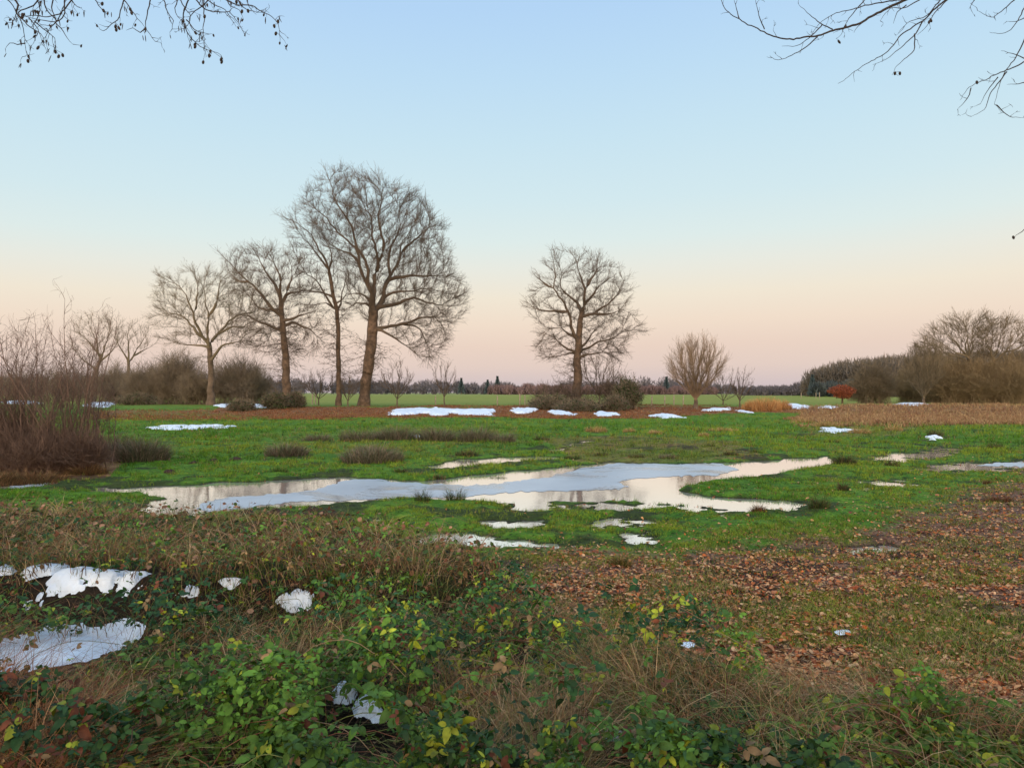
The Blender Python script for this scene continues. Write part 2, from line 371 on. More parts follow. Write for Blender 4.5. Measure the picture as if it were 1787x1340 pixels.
def build_water():
    m, nt, b = new_mat('puddle_water')
    b.inputs['Base Color'].default_value = (.93,.85,.78,1); b.inputs['Roughness'].default_value = .05; b.inputs['Metallic'].default_value = .8; b.inputs['IOR'].default_value = 2.0
    b.inputs['Specular IOR Level'].default_value = .9
    t = tex_noise(nt, 3.0, 4, .6)
    t.inputs['Distortion'].default_value = .5
    bp = N(nt, 'ShaderNodeBump'); bp.inputs['Strength'].default_value = .05; bp.inputs['Distance'].default_value = .02
    nt.links.new(t.outputs['Fac'], bp.inputs['Height']); nt.links.new(bp.outputs[0], b.inputs['Normal'])
    V = np.array([(-34, 5.8, WL), (34, 5.8, WL), (34, 46, WL), (-34, 46, WL)], float)
    tag(mesh_from('water', V, np.array([[0, 1, 2, 3]]), m), kind='structure')
    # ice
    m, nt, b = new_mat('grey_ice')
    t = tex_noise(nt, .9, 6, .6); r = ramp(nt, t.outputs['Fac'], [(.3, (.31,.355,.405)), (.7, (.41,.455,.50))])
    t2 = tex_noise(nt, .55, 7, .68); t2.inputs['Distortion'].default_value = .8; wet = ramp(nt, t2.outputs['Fac'], [(.36, (.75,.75,.75)), (.50, (.0,.0,.0))])
    c = mix(nt, wet.outputs[0], r.outputs[0], (.20, .215, .23)); nt.links.new(c, b.inputs['Base Color'])
    rr = N(nt, 'ShaderNodeMapRange'); nt.links.new(wet.outputs[0], rr.inputs[0]); rr.inputs[3].default_value = .34; rr.inputs[4].default_value = .08
    nt.links.new(rr.outputs[0], b.inputs['Roughness']); b.inputs['IOR'].default_value = 1.45
    ICE = [[(342,888),(351,879),(386,869),(489,862),(548,854),(583,844),(615,836),(660,836),(695,841),(771,845),(830,846),(900,840),(965,830),(1014,817),(1074,808),
            (1178,809),(1257,810),(1292,817),(1247,829),(1198,830),(1118,834),(1079,840),(1098,849),(1064,855),(980,856),(900,858),(816,866),(720,867),(637,872),(503,876),(440,884),(413,888),(368,892)],
           [(1700,812),(1740,807),(1800,806),(1800,813),(1740,814)], [(10,850),(50,845),(96,842),(70,849),(30,852)]]
    for k, poly in enumerate(ICE):
        P = []
        for (a, c) in zip(poly, poly[1:]+poly[:1]):
            n = max(2, int(math.hypot(c[0]-a[0], 3*(c[1]-a[1]))/4))
            for q in range(n):
                x = a[0]+(c[0]-a[0])*q/n; y = a[1]+(c[1]-a[1])*q/n
                P.append((x, y))
        P = np.array(P); P[:, 0] += (fbm(P[:, 0]*.08, P[:, 1]*.25, 31, 5)-.5)*26; P[:, 1] += (fbm(P[:, 0]*.10, P[:, 1]*.3, 32, 5)-.5)*7
        Y = (EYE-WL-.004)*F/(P[:, 1]-HY); X = (P[:, 0]-CX)*Y/F
        V = np.stack([X, Y, np.full(len(X), WL+.004)], -1)
        tag(mesh_from('ice_sheet', V, np.arange(len(V))[None, :], m), kind='structure')
build_water()

# ------------------------------------------------------------------ trees by space colonisation
def grow(nodes, parent, att, D, kill, infl, iters, r, trop=(0, 0, .12), jit=.18, c0=None, outw=.45):
    P = list(nodes); par = list(parent); kids = {}
    A = np.asarray(att); Pn = np.array(P)
    best = np.full(len(A), 1e9); bi = np.zeros(len(A), int)
    for i in range(0, len(Pn), 64):
        d = np.linalg.norm(A[:, None]-Pn[None, i:i+64], axis=2); k = d.argmin(1); dm = d[np.arange(len(A)), k]
        up = dm < best; best[up] = dm[up]; bi[up] = k[up]+i
    alive = best > kill; tr = np.array(trop)
    for it in range(iters):
        act = alive & (best < infl)
        if not act.any(): break
        ids = bi[act]; vec = norm(A[act]-np.array([P[i] for i in ids]))
        u, inv = np.unique(ids, return_inverse=True)
        S = np.zeros((len(u), 3)); np.add.at(S, inv, vec)
        ow = norm(np.array([P[i] for i in u])-c0)*outw if c0 is not None else 0
        S = norm(norm(S)+tr+ow+r.normal(size=S.shape)*jit)
        new = []; newi = []
        for j, i in enumerate(u):
            c = kids.get(i, [])
            if len(c) >= 3 or any(np.dot(S[j], x) > .93 for x in c): continue
            kids.setdefault(i, []).append(S[j]); P.append(P[i]+S[j]*D); par.append(int(i)); new.append(P[-1]); newi.append(len(P)-1)
        if not new: break
        nn = np.array(new); newi = np.array(newi); ai = np.where(alive)[0]
        d = np.linalg.norm(A[ai][:, None]-nn[None], axis=2); k = d.argmin(1); dm = d[np.arange(len(ai)), k]
        up = dm < best[ai]; best[ai[up]] = dm[up]; bi[ai[up]] = newi[k[up]]
        alive &= best > kill
    return np.array(P), np.array(par)

def twig_spray(P, D, n, L, rad, r, up=.15, spread=.9, segs=2):
    """n twigs at each point P, around direction D"""
    m = len(P)*n; p0 = np.repeat(P, n, 0); d = norm(np.repeat(D, n, 0)+r.normal(size=(m, 3))*spread*.6+np.array([0, 0, up]))
    ln = L*r.uniform(.4, 1.2, m); out = []
    rr = np.full(m, rad)
    for s in range(segs):
        p1 = p0+d*(ln/segs)[:, None]; out.append((p0, p1, rr, rr*.7)); 
        d = norm(d+r.normal(size=(m, 3))*.32+np.array([0, 0, up*.4])); p0 = p1; rr = rr*.7
    return [np.concatenate(x) for x in zip(*out)]

def skeleton_mesh(P, par, R, trunkset, n_big=8):
    """edges of a skeleton; returns (trunk mesh, branch mesh)"""
    ch = np.arange(len(P)); e = ch[par >= 0]; pa = par[e]
    D = np.zeros_like(P); D[e] = norm(P[e]-P[pa]); D[par < 0] = (0, 0, 1)
    big = np.zeros(len(P), int)-1; order = np.argsort(R[e])
    big[pa[order]] = e[order]                       # thickest child per parent
    cont = big[pa] == e
    R0 = np.where(cont, R[pa], np.minimum(R[e]*1.35, R[pa])); D0 = np.where(cont[:, None], D[pa], D[e])
    ist = np.isin(e, list(trunkset)); res = []
    for sel, n in ((ist, n_big), (~ist & (R[e] > .05), 6), (~ist & (R[e] <= .05), 3)):
        if sel.any(): res.append(edges_mesh(P[pa[sel]], P[e[sel]], R0[sel], R[e[sel]], n, D0[sel], D[e[sel]]))
        else: res.append(None)
    return res, D

def make_tree(name, label, cat, D, base_px, trunk, limbs, outline, trunk_r, barkm, crownm, natt=2200, step=.42, tip=.011, tw=(5, .85, .0085), depth=.8, seed=1,
              group=None, zoom=None, kill=None, droop=None, up=.15, jit=.2, zbase=None, trunk_tip=.5, infl=None, outw=.45, tropz=.05, gaps=True, limbr=.40):
    """trunk, limbs, outline are given in photo pixels and turned into metres at distance D"""
    r = np.random.default_rng(seed); k = D/F
    conv = (lambda p: (p[0]/zoom[0]+zoom[1], p[1]/zoom[0]+zoom[2])) if zoom else (lambda p: p)
    oc = (sum(p[0] for p in outline)/len(outline), sum(p[1] for p in outline)/len(outline)); outline = [(oc[0]+(p[0]-oc[0])*.94, oc[1]+(p[1]-oc[1])*.94) for p in outline]
    trunk = [conv(p) for p in trunk]; limbs = [[conv(p) for p in l] for l in limbs]
    limbs = [[l[0]]+[(oc[0]+(p[0]-oc[0])*.95, oc[1]+(p[1]-oc[1])*.95) for p in l[1:]] for l in limbs]
    bx = (base_px-CX)*k; zb = zz(bx, D) if zbase is None else zbase
    def w(p): return np.array([(p[0]-CX)*k-bx, 0, EYE+(HY-p[1])*k-zb])
    P = []; par = []; tset = set(); limbR = {}
    pts = [np.array([w(trunk[0])[0], 0, -.15])]+[w(p) for p in trunk[0:]]
    pts[1][2] = max(pts[1][2], .05)
    P.append(pts[0]); par.append(-1); last = 0
    for a, b_ in zip(pts, pts[1:]):
        n = max(1, int(np.linalg.norm(b_-a)/step))
        for q in range(n):
            t = (q+1)/n; x = a+(b_-a)*t
            if 0 < t < 1: x = x+np.array([r.normal()*.03, r.normal()*.05, 0])
            P.append(x); par.append(last); last = len(P)-1; tset.add(last)
    ol = np.array([w(p) for p in outline]); cxm = (ol[:, 0].min()+ol[:, 0].max())/2
    ntr = len(P); ctr = P[-1].copy()
    for li, l in enumerate(limbs):
        q = [w(p) for p in l]; Pa = np.array(P)
        dd = np.linalg.norm((Pa-q[0])[:, [0, 2]], axis=1); last = int(dd.argmin())
        y0 = P[last][1]; side = (1 if li % 2 else -1)*r.uniform(.3, 1.0)*depth
        tot = sum(np.linalg.norm(b_-a) for a, b_ in zip(q, q[1:])); acc = 0; prev = P[last].copy()
        for a, b_ in zip(q, q[1:]):
            sl = np.linalg.norm(b_-a); n = max(1, int(sl/step))
            for s in range(n):
                t = (s+1)/n; x = a+(b_-a)*t; acc += sl/n
                x = x.copy(); x[1] = y0+side*acc*.55+r.normal()*.04; x[[0, 2]] += r.normal(size=2)*step*.10+np.array([(b_-a)[2], -(b_-a)[0]])/max(sl, .1)*.20*math.sin(acc*1.5+li*2.1)*min(1, acc)
                P.append(x); par.append(last); last = len(P)-1; limbR[last] = trunk_r*limbr*(1 if li < 7 else .75)*(1-acc/(tot+.01))**1.25+.02
    # attraction points inside the outline, rounded in depth
    att = []
    lo = ol.min(0); hi = ol.max(0); poly2 = [(p[0], p[2]) for p in ol]
    while len(att) < natt:
        x = r.uniform(lo[0], hi[0], 3000); z = r.uniform(lo[2], hi[2], 3000); ok = inpoly(x, z, poly2)
        x = x[ok]; z = z[ok]
        # distance to the outline bounds the depth
        d = np.full(len(x), 1e9)
        for (a, b_) in zip(poly2, poly2[1:]+poly2[:1]):
            e = np.array(b_)-np.array(a); wv = np.stack([x-a[0], z-a[1]], -1); t = np.clip(wv@e/(e@e+1e-9), 0, 1)
            d = np.minimum(d, np.linalg.norm(wv-t[:, None]*e, axis=1))
        hw = d.max(); dep = np.sqrt(np.clip(1-(1-d/hw)**2, 0, 1))*hw
        y = r.uniform(-1, 1, len(x)); y = np.sign(y)*np.abs(y)**.75*dep*depth*1.1
        gap = fbm(x*.42+seed*3.1, z*.42+y*.25, 130+seed, 2); kp = (r.random(len(x)) < .12+1.1*sstep(.36, .58, gap)) if gaps else np.ones(len(x), bool)
        att += list(np.stack([x, y, z], -1)[kp])
    att = np.array(att[:natt])
    P, par = grow(P, par, att, step, kill or step*1.7, infl or step*22, 160, r, jit=jit, trop=(0, 0, tropz), c0=np.array([ctr[0], 0, ctr[2]*.8]), outw=outw)
    for _ in range(7):                               # take the wriggle out of the grown wood
        S = np.zeros_like(P); c_ = np.zeros(len(P)); np.add.at(S, par[1:], P[1:]); np.add.at(c_, par[1:], 1)
        ok = c_ > 0; ok[:ntr] = False; idx = np.where(ok)[0]; P[idx] = .4*P[idx]+.3*P[par[idx]]+.3*S[idx]/c_[idx][:, None]
    n = len(P); cnt = np.zeros(n); isleaf = np.ones(n, bool); isleaf[par[par >= 0]] = False
    cnt[isleaf] = 1
    for i in range(n-1, 0, -1): cnt[par[i]] += cnt[i]
    pw = max(1.7, math.log(max(cnt[0], 3))/math.log(trunk_r/tip)); R = tip*cnt**(1/pw)
    # trunk keeps its girth
    tl = sorted(tset)
    for j, i in enumerate(tl):
        t = j/len(tl); R[i] = max(R[i], trunk_r*(1-(1-trunk_tip)*t)*(1+.35*math.exp(-P[i][2]/.5)))*(1+.05*math.sin(j*1.7))
    R[0] = trunk_r*1.5
    for i_, v_ in limbR.items(): R[i_] = max(R[i_], v_)
    res, Dn = skeleton_mesh(P, par, R, tset)
    root = thing(name, label, cat, (bx, D, zb), group)
    tv = mesh_from('trunk', res[0][0], res[0][1], barkm, root, smooth=True)
    parts = [x for x in res[1:] if x is not None]
    thin = (R < tip*3.4) & (np.arange(n) > ntr); pt = P[thin]; dt = norm(Dn[thin]+.55*norm(pt-np.array([ctr[0], 0, ctr[2]*.8])))
    if len(pt):
        e = twig_spray(pt, dt, tw[0], tw[1]*1.15, tw[2], r, up=up, spread=.6); parts.append(edges_mesh(*e, 3))
        sel = r.random(len(e[0])) < .5
        mid = (e[0]+e[1])/2
        e2 = twig_spray(mid[sel], norm(e[1]-e[0])[sel], 1, tw[1]*.55, tw[2]*.8, r, up=up, segs=1); parts.append(edges_mesh(*e2, 3))
    if droop:                                        # thin epicormic twigs on the lower trunk
        cand = [i for i in tl if droop[0] < P[i][2] < droop[1]]
        if cand:
            pp = P[np.array(cand)]; nn = droop[2]; p = np.repeat(pp, nn, 0); a = r.uniform(0, 2*PI, len(p))
            d = np.stack([np.cos(a), np.sin(a), r.uniform(-.2, .5, len(p))], -1)
            e = twig_spray(p, d, 1, droop[3], .022, r, up=-.1, segs=4, spread=.4); parts.append(edges_mesh(*e, 3))
            e2 = twig_spray(e[1], norm(e[1]-e[0]), 2, .6, .013, r, up=-.05); parts.append(edges_mesh(*e2, 3))
    V, Fc, _ = merge(parts); mesh_from('crown', V, Fc, crownm, root, smooth=False)
    return root

Z1 = (2.852, 240, 270); Z2 = (3.802, 860, 420); Z3 = (3.669, 1300, 540)
TD = 68
make_tree('oak_tree', 'tallest bare tree with broad domed crown and thick leaning trunk', 'tree', TD, 634,
    [(1125,1245),(1135,1150),(1150,1050),(1162,950),(1170,850),(1172,780)],
    [[(1172,780),(1170,720),(1150,640),(1110,530),(1040,410),(950,340),(870,270),(830,220)], [(1170,720),(1190,560),(1180,450),(1130,300),(1080,150),(1060,80)],
     [(1190,560),(1210,500),(1200,380),(1215,250),(1200,150)], [(1172,780),(1215,700),(1250,580),(1280,450),(1330,350),(1370,230)], [(1250,600),(1330,620),(1450,600),(1540,590)],
     [(1172,880),(1200,880),(1300,840),(1400,870),(1440,950),(1480,1000)], [(1215,760),(1280,745),(1400,740),(1550,760),(1640,740)], [(1170,730),(1140,700),(1080,680),(1000,720)],
     [(1280,450),(1380,380),(1450,330)], [(1110,530),(1000,470),(920,430)], [(1172,760),(1120,740),(1060,740),(1030,790)], [(1215,700),(1300,680),(1400,660),(1500,680)],
     [(1150,640),(1130,520),(1060,360),(1000,220),(960,130)], [(1250,580),(1240,470),(1290,300),(1280,180)], [(1200,880),(1260,930),(1330,960),(1380,1030)], [(1300,840),(1420,820),(1500,830),(1560,900)]],
    [(515,360),(530,330),(555,305),(575,294),(620,286),(660,298),(700,318),(740,338),(765,365),(775,405),(790,435),(800,480),(822,520),(815,560),(795,590),(775,615),
     (750,650),(725,640),(700,610),(680,600),(665,580),(640,580),(620,550),(605,520),(590,480),(560,440),(525,400)],
    .47, M['bark'], M['crown_dark'], natt=7500, step=.40, tw=(6, .9, .0085), zoom=Z1, seed=3, droop=(1.5, 6, 7, 2.2), up=.12)
make_tree('oak_tree', 'slim tall bare tree with long straight trunk left of the tallest tree', 'tree', TD+1, 590,
    [(1000,1245),(1003,1150),(1000,1050),(1000,900),(992,770),(970,680),(955,590)],
    [[(955,590),(940,540),(905,440),(870,380),(820,350),(730,310)], [(950,560),(910,480),(860,450),(780,380)], [(992,770),(970,765),(920,690),(850,600),(800,520)], [(992,770),(1000,700),(1040,640),(1060,560)],
     [(980,720),(900,680),(800,700),(760,690)], [(955,590),(960,500),(940,430),(900,350)], [(975,760),(930,740),(880,760)], [(985,740),(1050,700),(1090,700)]],
    [(488,378),(505,365),(530,368),(555,385),(580,410),(600,450),(615,480),(622,540),(605,565),(560,570),(530,550),(512,515),(506,460),(498,420)],
    .24, M['bark'], M['crown_dark'], natt=1200, step=.42, zoom=Z1, seed=4, droop=(1.5, 9, 6, 2.0), trunk_tip=.62)
make_tree('oak_tree', 'gnarled bare oak with thick crooked limbs second from left in the row', 'tree', TD-2, 498,
    [(737,1262),(742,1180),(738,1100),(738,1000),(725,880),(718,800),(716,740)],
    [[(716,740),(715,660),(740,620),(720,520),(680,470)], [(725,870),(690,855),(600,820),(520,800),(450,820)], [(718,790),(690,780),(620,690),(560,640),(500,570),(440,510)],
     [(716,720),(690,700),(640,560),(580,480),(560,440)], [(716,740),(745,690),(790,620),(760,520)], [(728,850),(780,840),(850,860),(890,880),(920,960)], [(725,830),(830,800),(920,790)],
     [(720,780),(640,770),(560,760),(500,690),(450,650)], [(740,690),(820,690),(870,720)], [(560,640),(500,640),(460,600)]],
    [(392,450),(410,440),(435,424),(480,430),(510,440),(545,455),(562,500),(560,560),(568,600),(540,620),(510,625),(480,625),(450,620),(415,600),(400,560),(405,520),(412,490),(395,470)],
    .40, M['bark'], M['crown_dark'], natt=2600, step=.38, zoom=Z1, seed=5, droop=(1.2, 7, 7, 2.2), trunk_tip=.52)
make_tree('oak_tree', 'wide bare oak with pale trunk leftmost in the row', 'tree', TD+5, 368,
    [(365,1225),(365,1150),(365,1050),(358,960)],
    [[(358,960),(322,900),(318,780),(250,650),(170,600)], [(340,965),(230,950),(150,970)], [(358,960),(360,900),(370,800),(380,700),(370,600)], [(365,940),(400,880),(480,800),(560,760),(640,740)],
     [(366,1020),(390,1010),(480,960),(620,900)], [(322,900),(290,870),(180,790),(90,760)], [(370,800),(440,680),(480,600)], [(318,780),(330,680),(300,600)], [(400,880),(470,860),(600,840)]],
    [(262,545),(275,500),(290,478),(340,465),(385,460),(425,468),(455,490),(475,540),(478,590),(450,612),(410,622),(380,612),(350,605),(300,618),(272,605),(264,570)],
    .36, M['bark_far'], M['crown_olive'], natt=3000, step=.42, zoom=Z1, seed=6, droop=(2, 5, 3, 1.8), trunk_tip=.6)
for o_ in []: pass
make_tree('oak_tree', 'bare brown oak behind the hedge, left one of the close pair', 'tree', 92, 160,
    [(600,720),(610,620),(630,540),(655,460)], [[(655,460),(600,380),(570,300),(520,280)], [(655,460),(690,350),(700,250),(690,190)], [(655,460),(630,330),(620,220)], [(650,480),(740,420),(760,330)], [(630,540),(560,500),(500,420)]],
    [(122,565),(135,552),(165,546),(190,548),(203,570),(203,605),(185,628),(150,632),(128,615)], .32, M['bark_far'], M['crown_olive'], natt=1300, step=.5, seed=7, zoom=(3.723, 0, 500))
make_tree('oak_tree', 'bare brown oak behind the hedge, right one of the close pair', 'tree', 95, 223,
    [(830,720),(830,600),(835,500)], [[(835,500),(780,420),(760,330),(760,260)], [(835,500),(880,420),(930,330),(960,280)], [(835,500),(830,400),(840,300),(860,250)], [(880,430),(960,400),(1000,400)]],
    [(198,570),(212,555),(238,562),(258,575),(272,590),(272,612),(255,625),(222,628),(196,618)], .30, M['bark_far'], M['crown_olive'], natt=1200, step=.5, seed=8, zoom=(3.723, 0, 500))
ol_zoomed = None
make_tree('oak_tree', 'solitary bare oak with ragged tiered crown, standing alone right of the row', 'tree', TD, 1005,
    [(550,1075),(556,1000),(565,900),(560,780),(570,680),(578,560),(592,470)],
    [[(592,470),(600,400),(610,300),(570,200),(520,90)], [(605,310),(650,270),(700,200),(760,130)], [(560,690),(555,640),(490,560),(470,470),(445,380),(380,310),(375,200),(380,110)],
     [(590,480),(540,400),(480,340),(450,250),(470,160)], [(470,480),(370,475),(270,485),(225,470)], [(590,510),(620,500),(700,480),(780,400),(870,340),(910,280)], [(700,480),(780,470),(870,470)],
     [(565,760),(595,740),(700,680),(790,640),(900,600),(980,600)], [(562,750),(540,740),(450,700),(370,660),(290,660)], [(570,700),(600,700),(660,600),(760,560)], [(600,400),(660,380),(700,300),(780,260)],
     [(555,640),(500,610),(430,570),(380,600)], [(565,770),(640,760),(740,760),(800,800)], [(562,760),(480,760),(420,790)], [(380,310),(300,300),(260,260)]],
    [(916,548),(922,520),(928,485),(948,452),(970,437),(990,448),(1010,436),(1050,440),(1075,458),(1080,478),(1100,488),(1103,512),(1095,540),(1100,555),(1122,560),(1124,588),(1098,600),(1104,622),
     (1075,632),(1040,625),(1015,615),(995,620),(962,638),(942,628),(934,590),(950,566)],
    .42, M['bark'], M['crown_dark'], natt=3200, step=.38, seed=9, zoom=Z2, droop=(1.8, 5.2, 9, 2.0), up=.1, trunk_tip=.5)
make_tree('deciduous_tree', 'big bare tree with arching crown rising above brush at the right edge, left trunk', 'tree', 82, 1692,
    [(1440,632),(1440,480),(1440,380),(1430,300)], [[(1430,300),(1350,260),(1260,160),(1180,150)], [(1440,330),(1330,300),(1220,220),(1120,230)], [(1430,300),(1400,200),(1370,90)], [(1430,300),(1470,240),(1490,150),(1520,60)], [(1440,340),(1370,290),(1250,240),(1160,230)], [(1430,290),(1440,180),(1450,80)]],
    [(1598,610),(1605,590),(1625,574),(1655,558),(1680,551),(1710,552),(1732,560),(1738,600),(1720,628),(1690,635),(1650,625),(1612,628)], .24, M['bark'], M['crown_olive'], natt=3600, step=.45, seed=10, gaps=False, tw=(6, 1.1, .013), zoom=Z3)
make_tree('deciduous_tree', 'big bare tree with arching crown rising above brush at the right edge, right trunk', 'tree', 82, 1736,
    [(1600,632),(1590,400),(1595,330)], [[(1595,330),(1540,260),(1520,160),(1540,80)], [(1595,330),(1600,250),(1610,120)], [(1595,330),(1660,260),(1740,160),(1790,120)], [(1600,300),(1640,180),(1680,90)], [(1660,270),(1760,240),(1830,230)]],
    [(1702,610),(1708,570),(1732,553),(1762,556),(1795,570),(1815,600),(1805,642),(1760,642),(1735,635),(1712,632)], .24, M['bark'], M['crown_olive'], natt=3300, step=.45, seed=11, gaps=False, tw=(6, 1.1, .013), zoom=Z3)
def fan(px, base, top, hw, k=11, q=.85):
    L = []
    for i in range(k):
        t = (i/(k-1)-.5)*2; a = t*1.1
        ex = px+hw*math.sin(a)*1.0*q; ey = base-(base-top)*(.35+.6*math.cos(a*.95))*q
        L.append([(px, base-(base-top)*.12), (px+(ex-px)*.35, base-(base-ey)*.40), (px+(ex-px)*.75, base-(base-ey)*.72), (ex, ey)])
    return L
def fan_outline(px, base, top, hw, lo=.14):
    h = base-top; return [(px+hw*math.sin(a)*(1 if abs(a) < 2 else .9), base-h*.55-h*.45*math.cos(a)) if abs(a) < 2.2 else (px+hw*.25*math.copysign(1, a), base-h*lo) for a in [x*PI/8 for x in range(-7, 8)]]
def fan_tree(name, label, cat, D, px, base, top, hw, tr=.09, bark=None, crown=None, natt=600, k=11, seed=20, step=.22, tw=(3, .45, .010), depth=.9, tip=.011, group=None, zbase=None):
    return make_tree(name, label, cat, D, px, [(px, base), (px, base-(base-top)*.12)], fan(px, base, top, hw, k), fan_outline(px, base, top, hw), tr, bark or M['bark_far'], crown or M['crown_dark'],
              natt=natt, step=step, tip=tip, tw=tw, depth=depth, seed=seed, jit=.10, group=group, zbase=zbase, outw=1.1, tropz=.25, up=.35, gaps=False, limbr=.16)
fan_tree('multistem_tree', 'small rounded bare tree with many upswept stems right of the solitary oak', 'tree', 62, 1214, 712, 590, 50, .16, natt=1200, k=30, crown=M['crown_tan'], tw=(3, .7, .007))
fan_tree('multistem_tree', 'small bare tree with olive haze of twigs standing left of the big right trees', 'tree', 80, 1612, 708, 596, 34, .14, natt=900, k=16, crown=M['crown_olive'], tw=(3, .7, .009))
saps = [(775,700,638,22,66,'slender bare sapling standing alone in the leaf litter right of the tallest tree'),(693,704,640,30,66,'thin bare sapling under the drooping branches of the tallest tree'),
        (1046,700,622,38,68,'bare thorny sapling leaning right beside the solitary oak trunk'),(556,702,652,34,70,'low bare sapling between the gnarled oak and the slim tree'),
        (607,706,655,22,66,'twiggy bare sapling between the slim tree and the tallest tree'),(1291,706,650,22,64,'thin upright bare sapling beside orange reeds'),(1262,704,664,36,74,'hazy low bare sapling behind the rounded multi stemmed tree')]
for i, (px, b_, t_, hw, D_, lab) in enumerate(saps):
    fan_tree('sapling', lab, 'sapling', D_, px, b_, t_, hw, .05, natt=260, k=7, seed=30+i, step=.24, tw=(2, .5, .009), crown=M['crown_dark'], group='young bare saplings along the bank')

# ------------------------------------------------------------------ shrubs
def shrub(name, label, cat, X, Y, w, h, n, mat, seed, twig=.010, dpt=.8, group=None, nodes=6, tl=.5, spray=3, vert=.0, leaves=None, low=0.0, r_st=.02):
    r = np.random.default_rng(seed); z = zz(X, Y)
    b = np.stack([r.uniform(-.35, .35, n)*w, r.uniform(-.35, .35, n)*w*dpt, np.full(n, -.05)], -1)
    a = r.uniform(0, 2*PI, n); rad = np.sqrt(r.random(n)); e = r.uniform(.45, 1, n)
    tx = np.cos(a)*rad*.5*w; ty = np.sin(a)*rad*.5*w*dpt
    tz = h*np.sqrt(np.clip(1-rad**2*(.85), .02, 1))*e**.6*r.uniform(.68, 1.12, n)
    tgt = np.stack([tx, ty, tz+low], -1); P0 = b; parts = []; R = np.full(n, r_st)*r.uniform(.6, 1.2, n)
    allp = []; alld = []
    for s in range(nodes):
        t = (s+1)/nodes
        ctrl = np.stack([b[:, 0]*.7+tgt[:, 0]*.3, b[:, 1]*.7+tgt[:, 1]*.3, tgt[:, 2]*.6], -1)
        P1 = (1-t)**2*b+2*t*(1-t)*ctrl+t*t*tgt+r.normal(size=(n, 3))*.04*h*t*.5
        parts.append(edges_mesh(P0, P1, R*(1-s/nodes*.75), R*(1-(s+1)/nodes*.75), 3)); d = norm(P1-P0)
        if s >= 1: allp.append(P1); alld.append(d)
        P0 = P1
    ap = np.concatenate(allp); ad = np.concatenate(alld)
    e = twig_spray(ap, ad, spray, tl, twig, r, up=.15+vert, spread=1.1); parts.append(edges_mesh(*e, 3))
    e2 = twig_spray(e[1], norm(e[1]-e[0]), 1, tl*.6, twig*.7, r, up=.1, segs=1); parts.append(edges_mesh(*e2, 3))
    V, Fc, _ = merge(parts)
    if leaves:
        root = thing(name, label, cat, (X, Y, z), group); mesh_from('stems', V, Fc, mat, root)
        lp = e[1]; k = r.integers(0, len(lp), leaves[0]); c = lp[k]+r.normal(size=(leaves[0], 3))*.08; c[:, 2] = np.abs(c[:, 2])
        u = rdir(leaves[0], r); v = norm(np.cross(u, rdir(leaves[0], r))); s_ = leaves[1]*r.uniform(.5, 1.2, leaves[0])[:, None]
        LV = np.stack([c-u*s_, c+v*s_*.6, c+u*s_, c-v*s_*.6], 1).reshape(-1, 3)
        mesh_from('foliage', LV, np.arange(len(LV)).reshape(-1, 4), leaves[2], root); return root
    o = mesh_from(name, V, Fc, mat); o.location = (X, Y, z); return tag(o, label, cat, group)
def shrubD(px, D, wpx, hpx, **kw):
    X, Y = atD(px, D); k = D/F; return dict(X=X, Y=Y, w=wpx*k, h=hpx*k, **kw)
G1 = 'bare hedge bushes'
for i, (px, D, w, h, n, m, lab) in enumerate([
    (205,84,100,62,340,'bush','brown bare bush beneath the close pair of oaks'), (258,80,90,66,340,'bush','dense brown bush left of the dark evergreen thicket edge'),
    (312,79,100,88,420,'bush','tallest dense brown bush just left of the wide oak trunk'), (345,76,60,50,200,'bush','low brown bush hugging the left of the wide oak trunk'),
    (412,76,100,82,360,'bush','tall brown bush just right of the wide oak trunk'), (445,80,60,58,160,'bush','thin brown bush at the right end of the hedge'),
    (120,110,110,62,260,'bush','hazy brown bush behind the left thicket'), (40,115,130,60,260,'bush','hazy brown bush at the left edge behind the thicket'),
    (1590,96,60,56,300,'brush_olive','olive brown brush beside the dark wood opening'), (1622,92,80,74,520,'brush_olive','rounded olive brown brush left of the big right trees'),
    (1665,83,90,76,520,'brush_olive','olive brown brush around the left trunk at the right edge'), (1712,82,90,76,520,'brush_olive','olive brown brush between the two right edge trunks'),
    (1765,81,90,78,520,'brush_olive','olive brown brush at the far right edge'), (1815,88,80,70,300,'brush_olive','brush just past the right edge trunks'),
    (1494,110,40,36,160,'bush','small brown bush behind the rust leaved tree'), (1640,100,60,88,260,'brush_olive','taller twiggy brush showing behind the left right edge trunk')]):
    shrub('bush', lab, 'bush', **shrubD(px, D, w, h), n=int(n*(.8 if px > 1550 else .68)), mat=M[m], seed=50+i, tl=1.0, spray=4, twig=.011, vert=.35, group=G1)
Xs, Ys = atD(1525, 84)
shrub('pollard_bush', 'fan shaped olive bush on a dark stump in front of the wood', 'bush', Xs, Ys, 4.4, 4.6, 260, M['crown_olive'], 71, tl=.7, spray=4, twig=.012)
for i, (px, D, w, h, lab) in enumerate([(240,74,60,18,'low dark evergreen thicket under the hedge'), (480,62,36,24,'low evergreen bramble bush left of the gnarled oak trunk'), (515,64,24,20,'low evergreen bramble bush right of the gnarled oak trunk'),
      (960,62,70,20,'dark bramble mound left of the solitary oak trunk'), (1012,60,90,14,'low dark bramble bank at the foot of the solitary oak'), (1095,62,46,52,'dense ivy clad bush right of the solitary oak'), (1072,60,40,20,'small bramble mound left of the ivy clad bush'), (420,60,40,10,'low evergreen cover beside the left snow strip')]):
    shrub('evergreen_bush', lab, 'bush', **shrubD(px, D, w, h), n=130, mat=M['bush'], seed=80+i, tl=.5, spray=3, twig=.014, leaves=(5200 if h > 20 else 2600, .085, M['bush_green']), group='dark evergreen bushes along the bank')
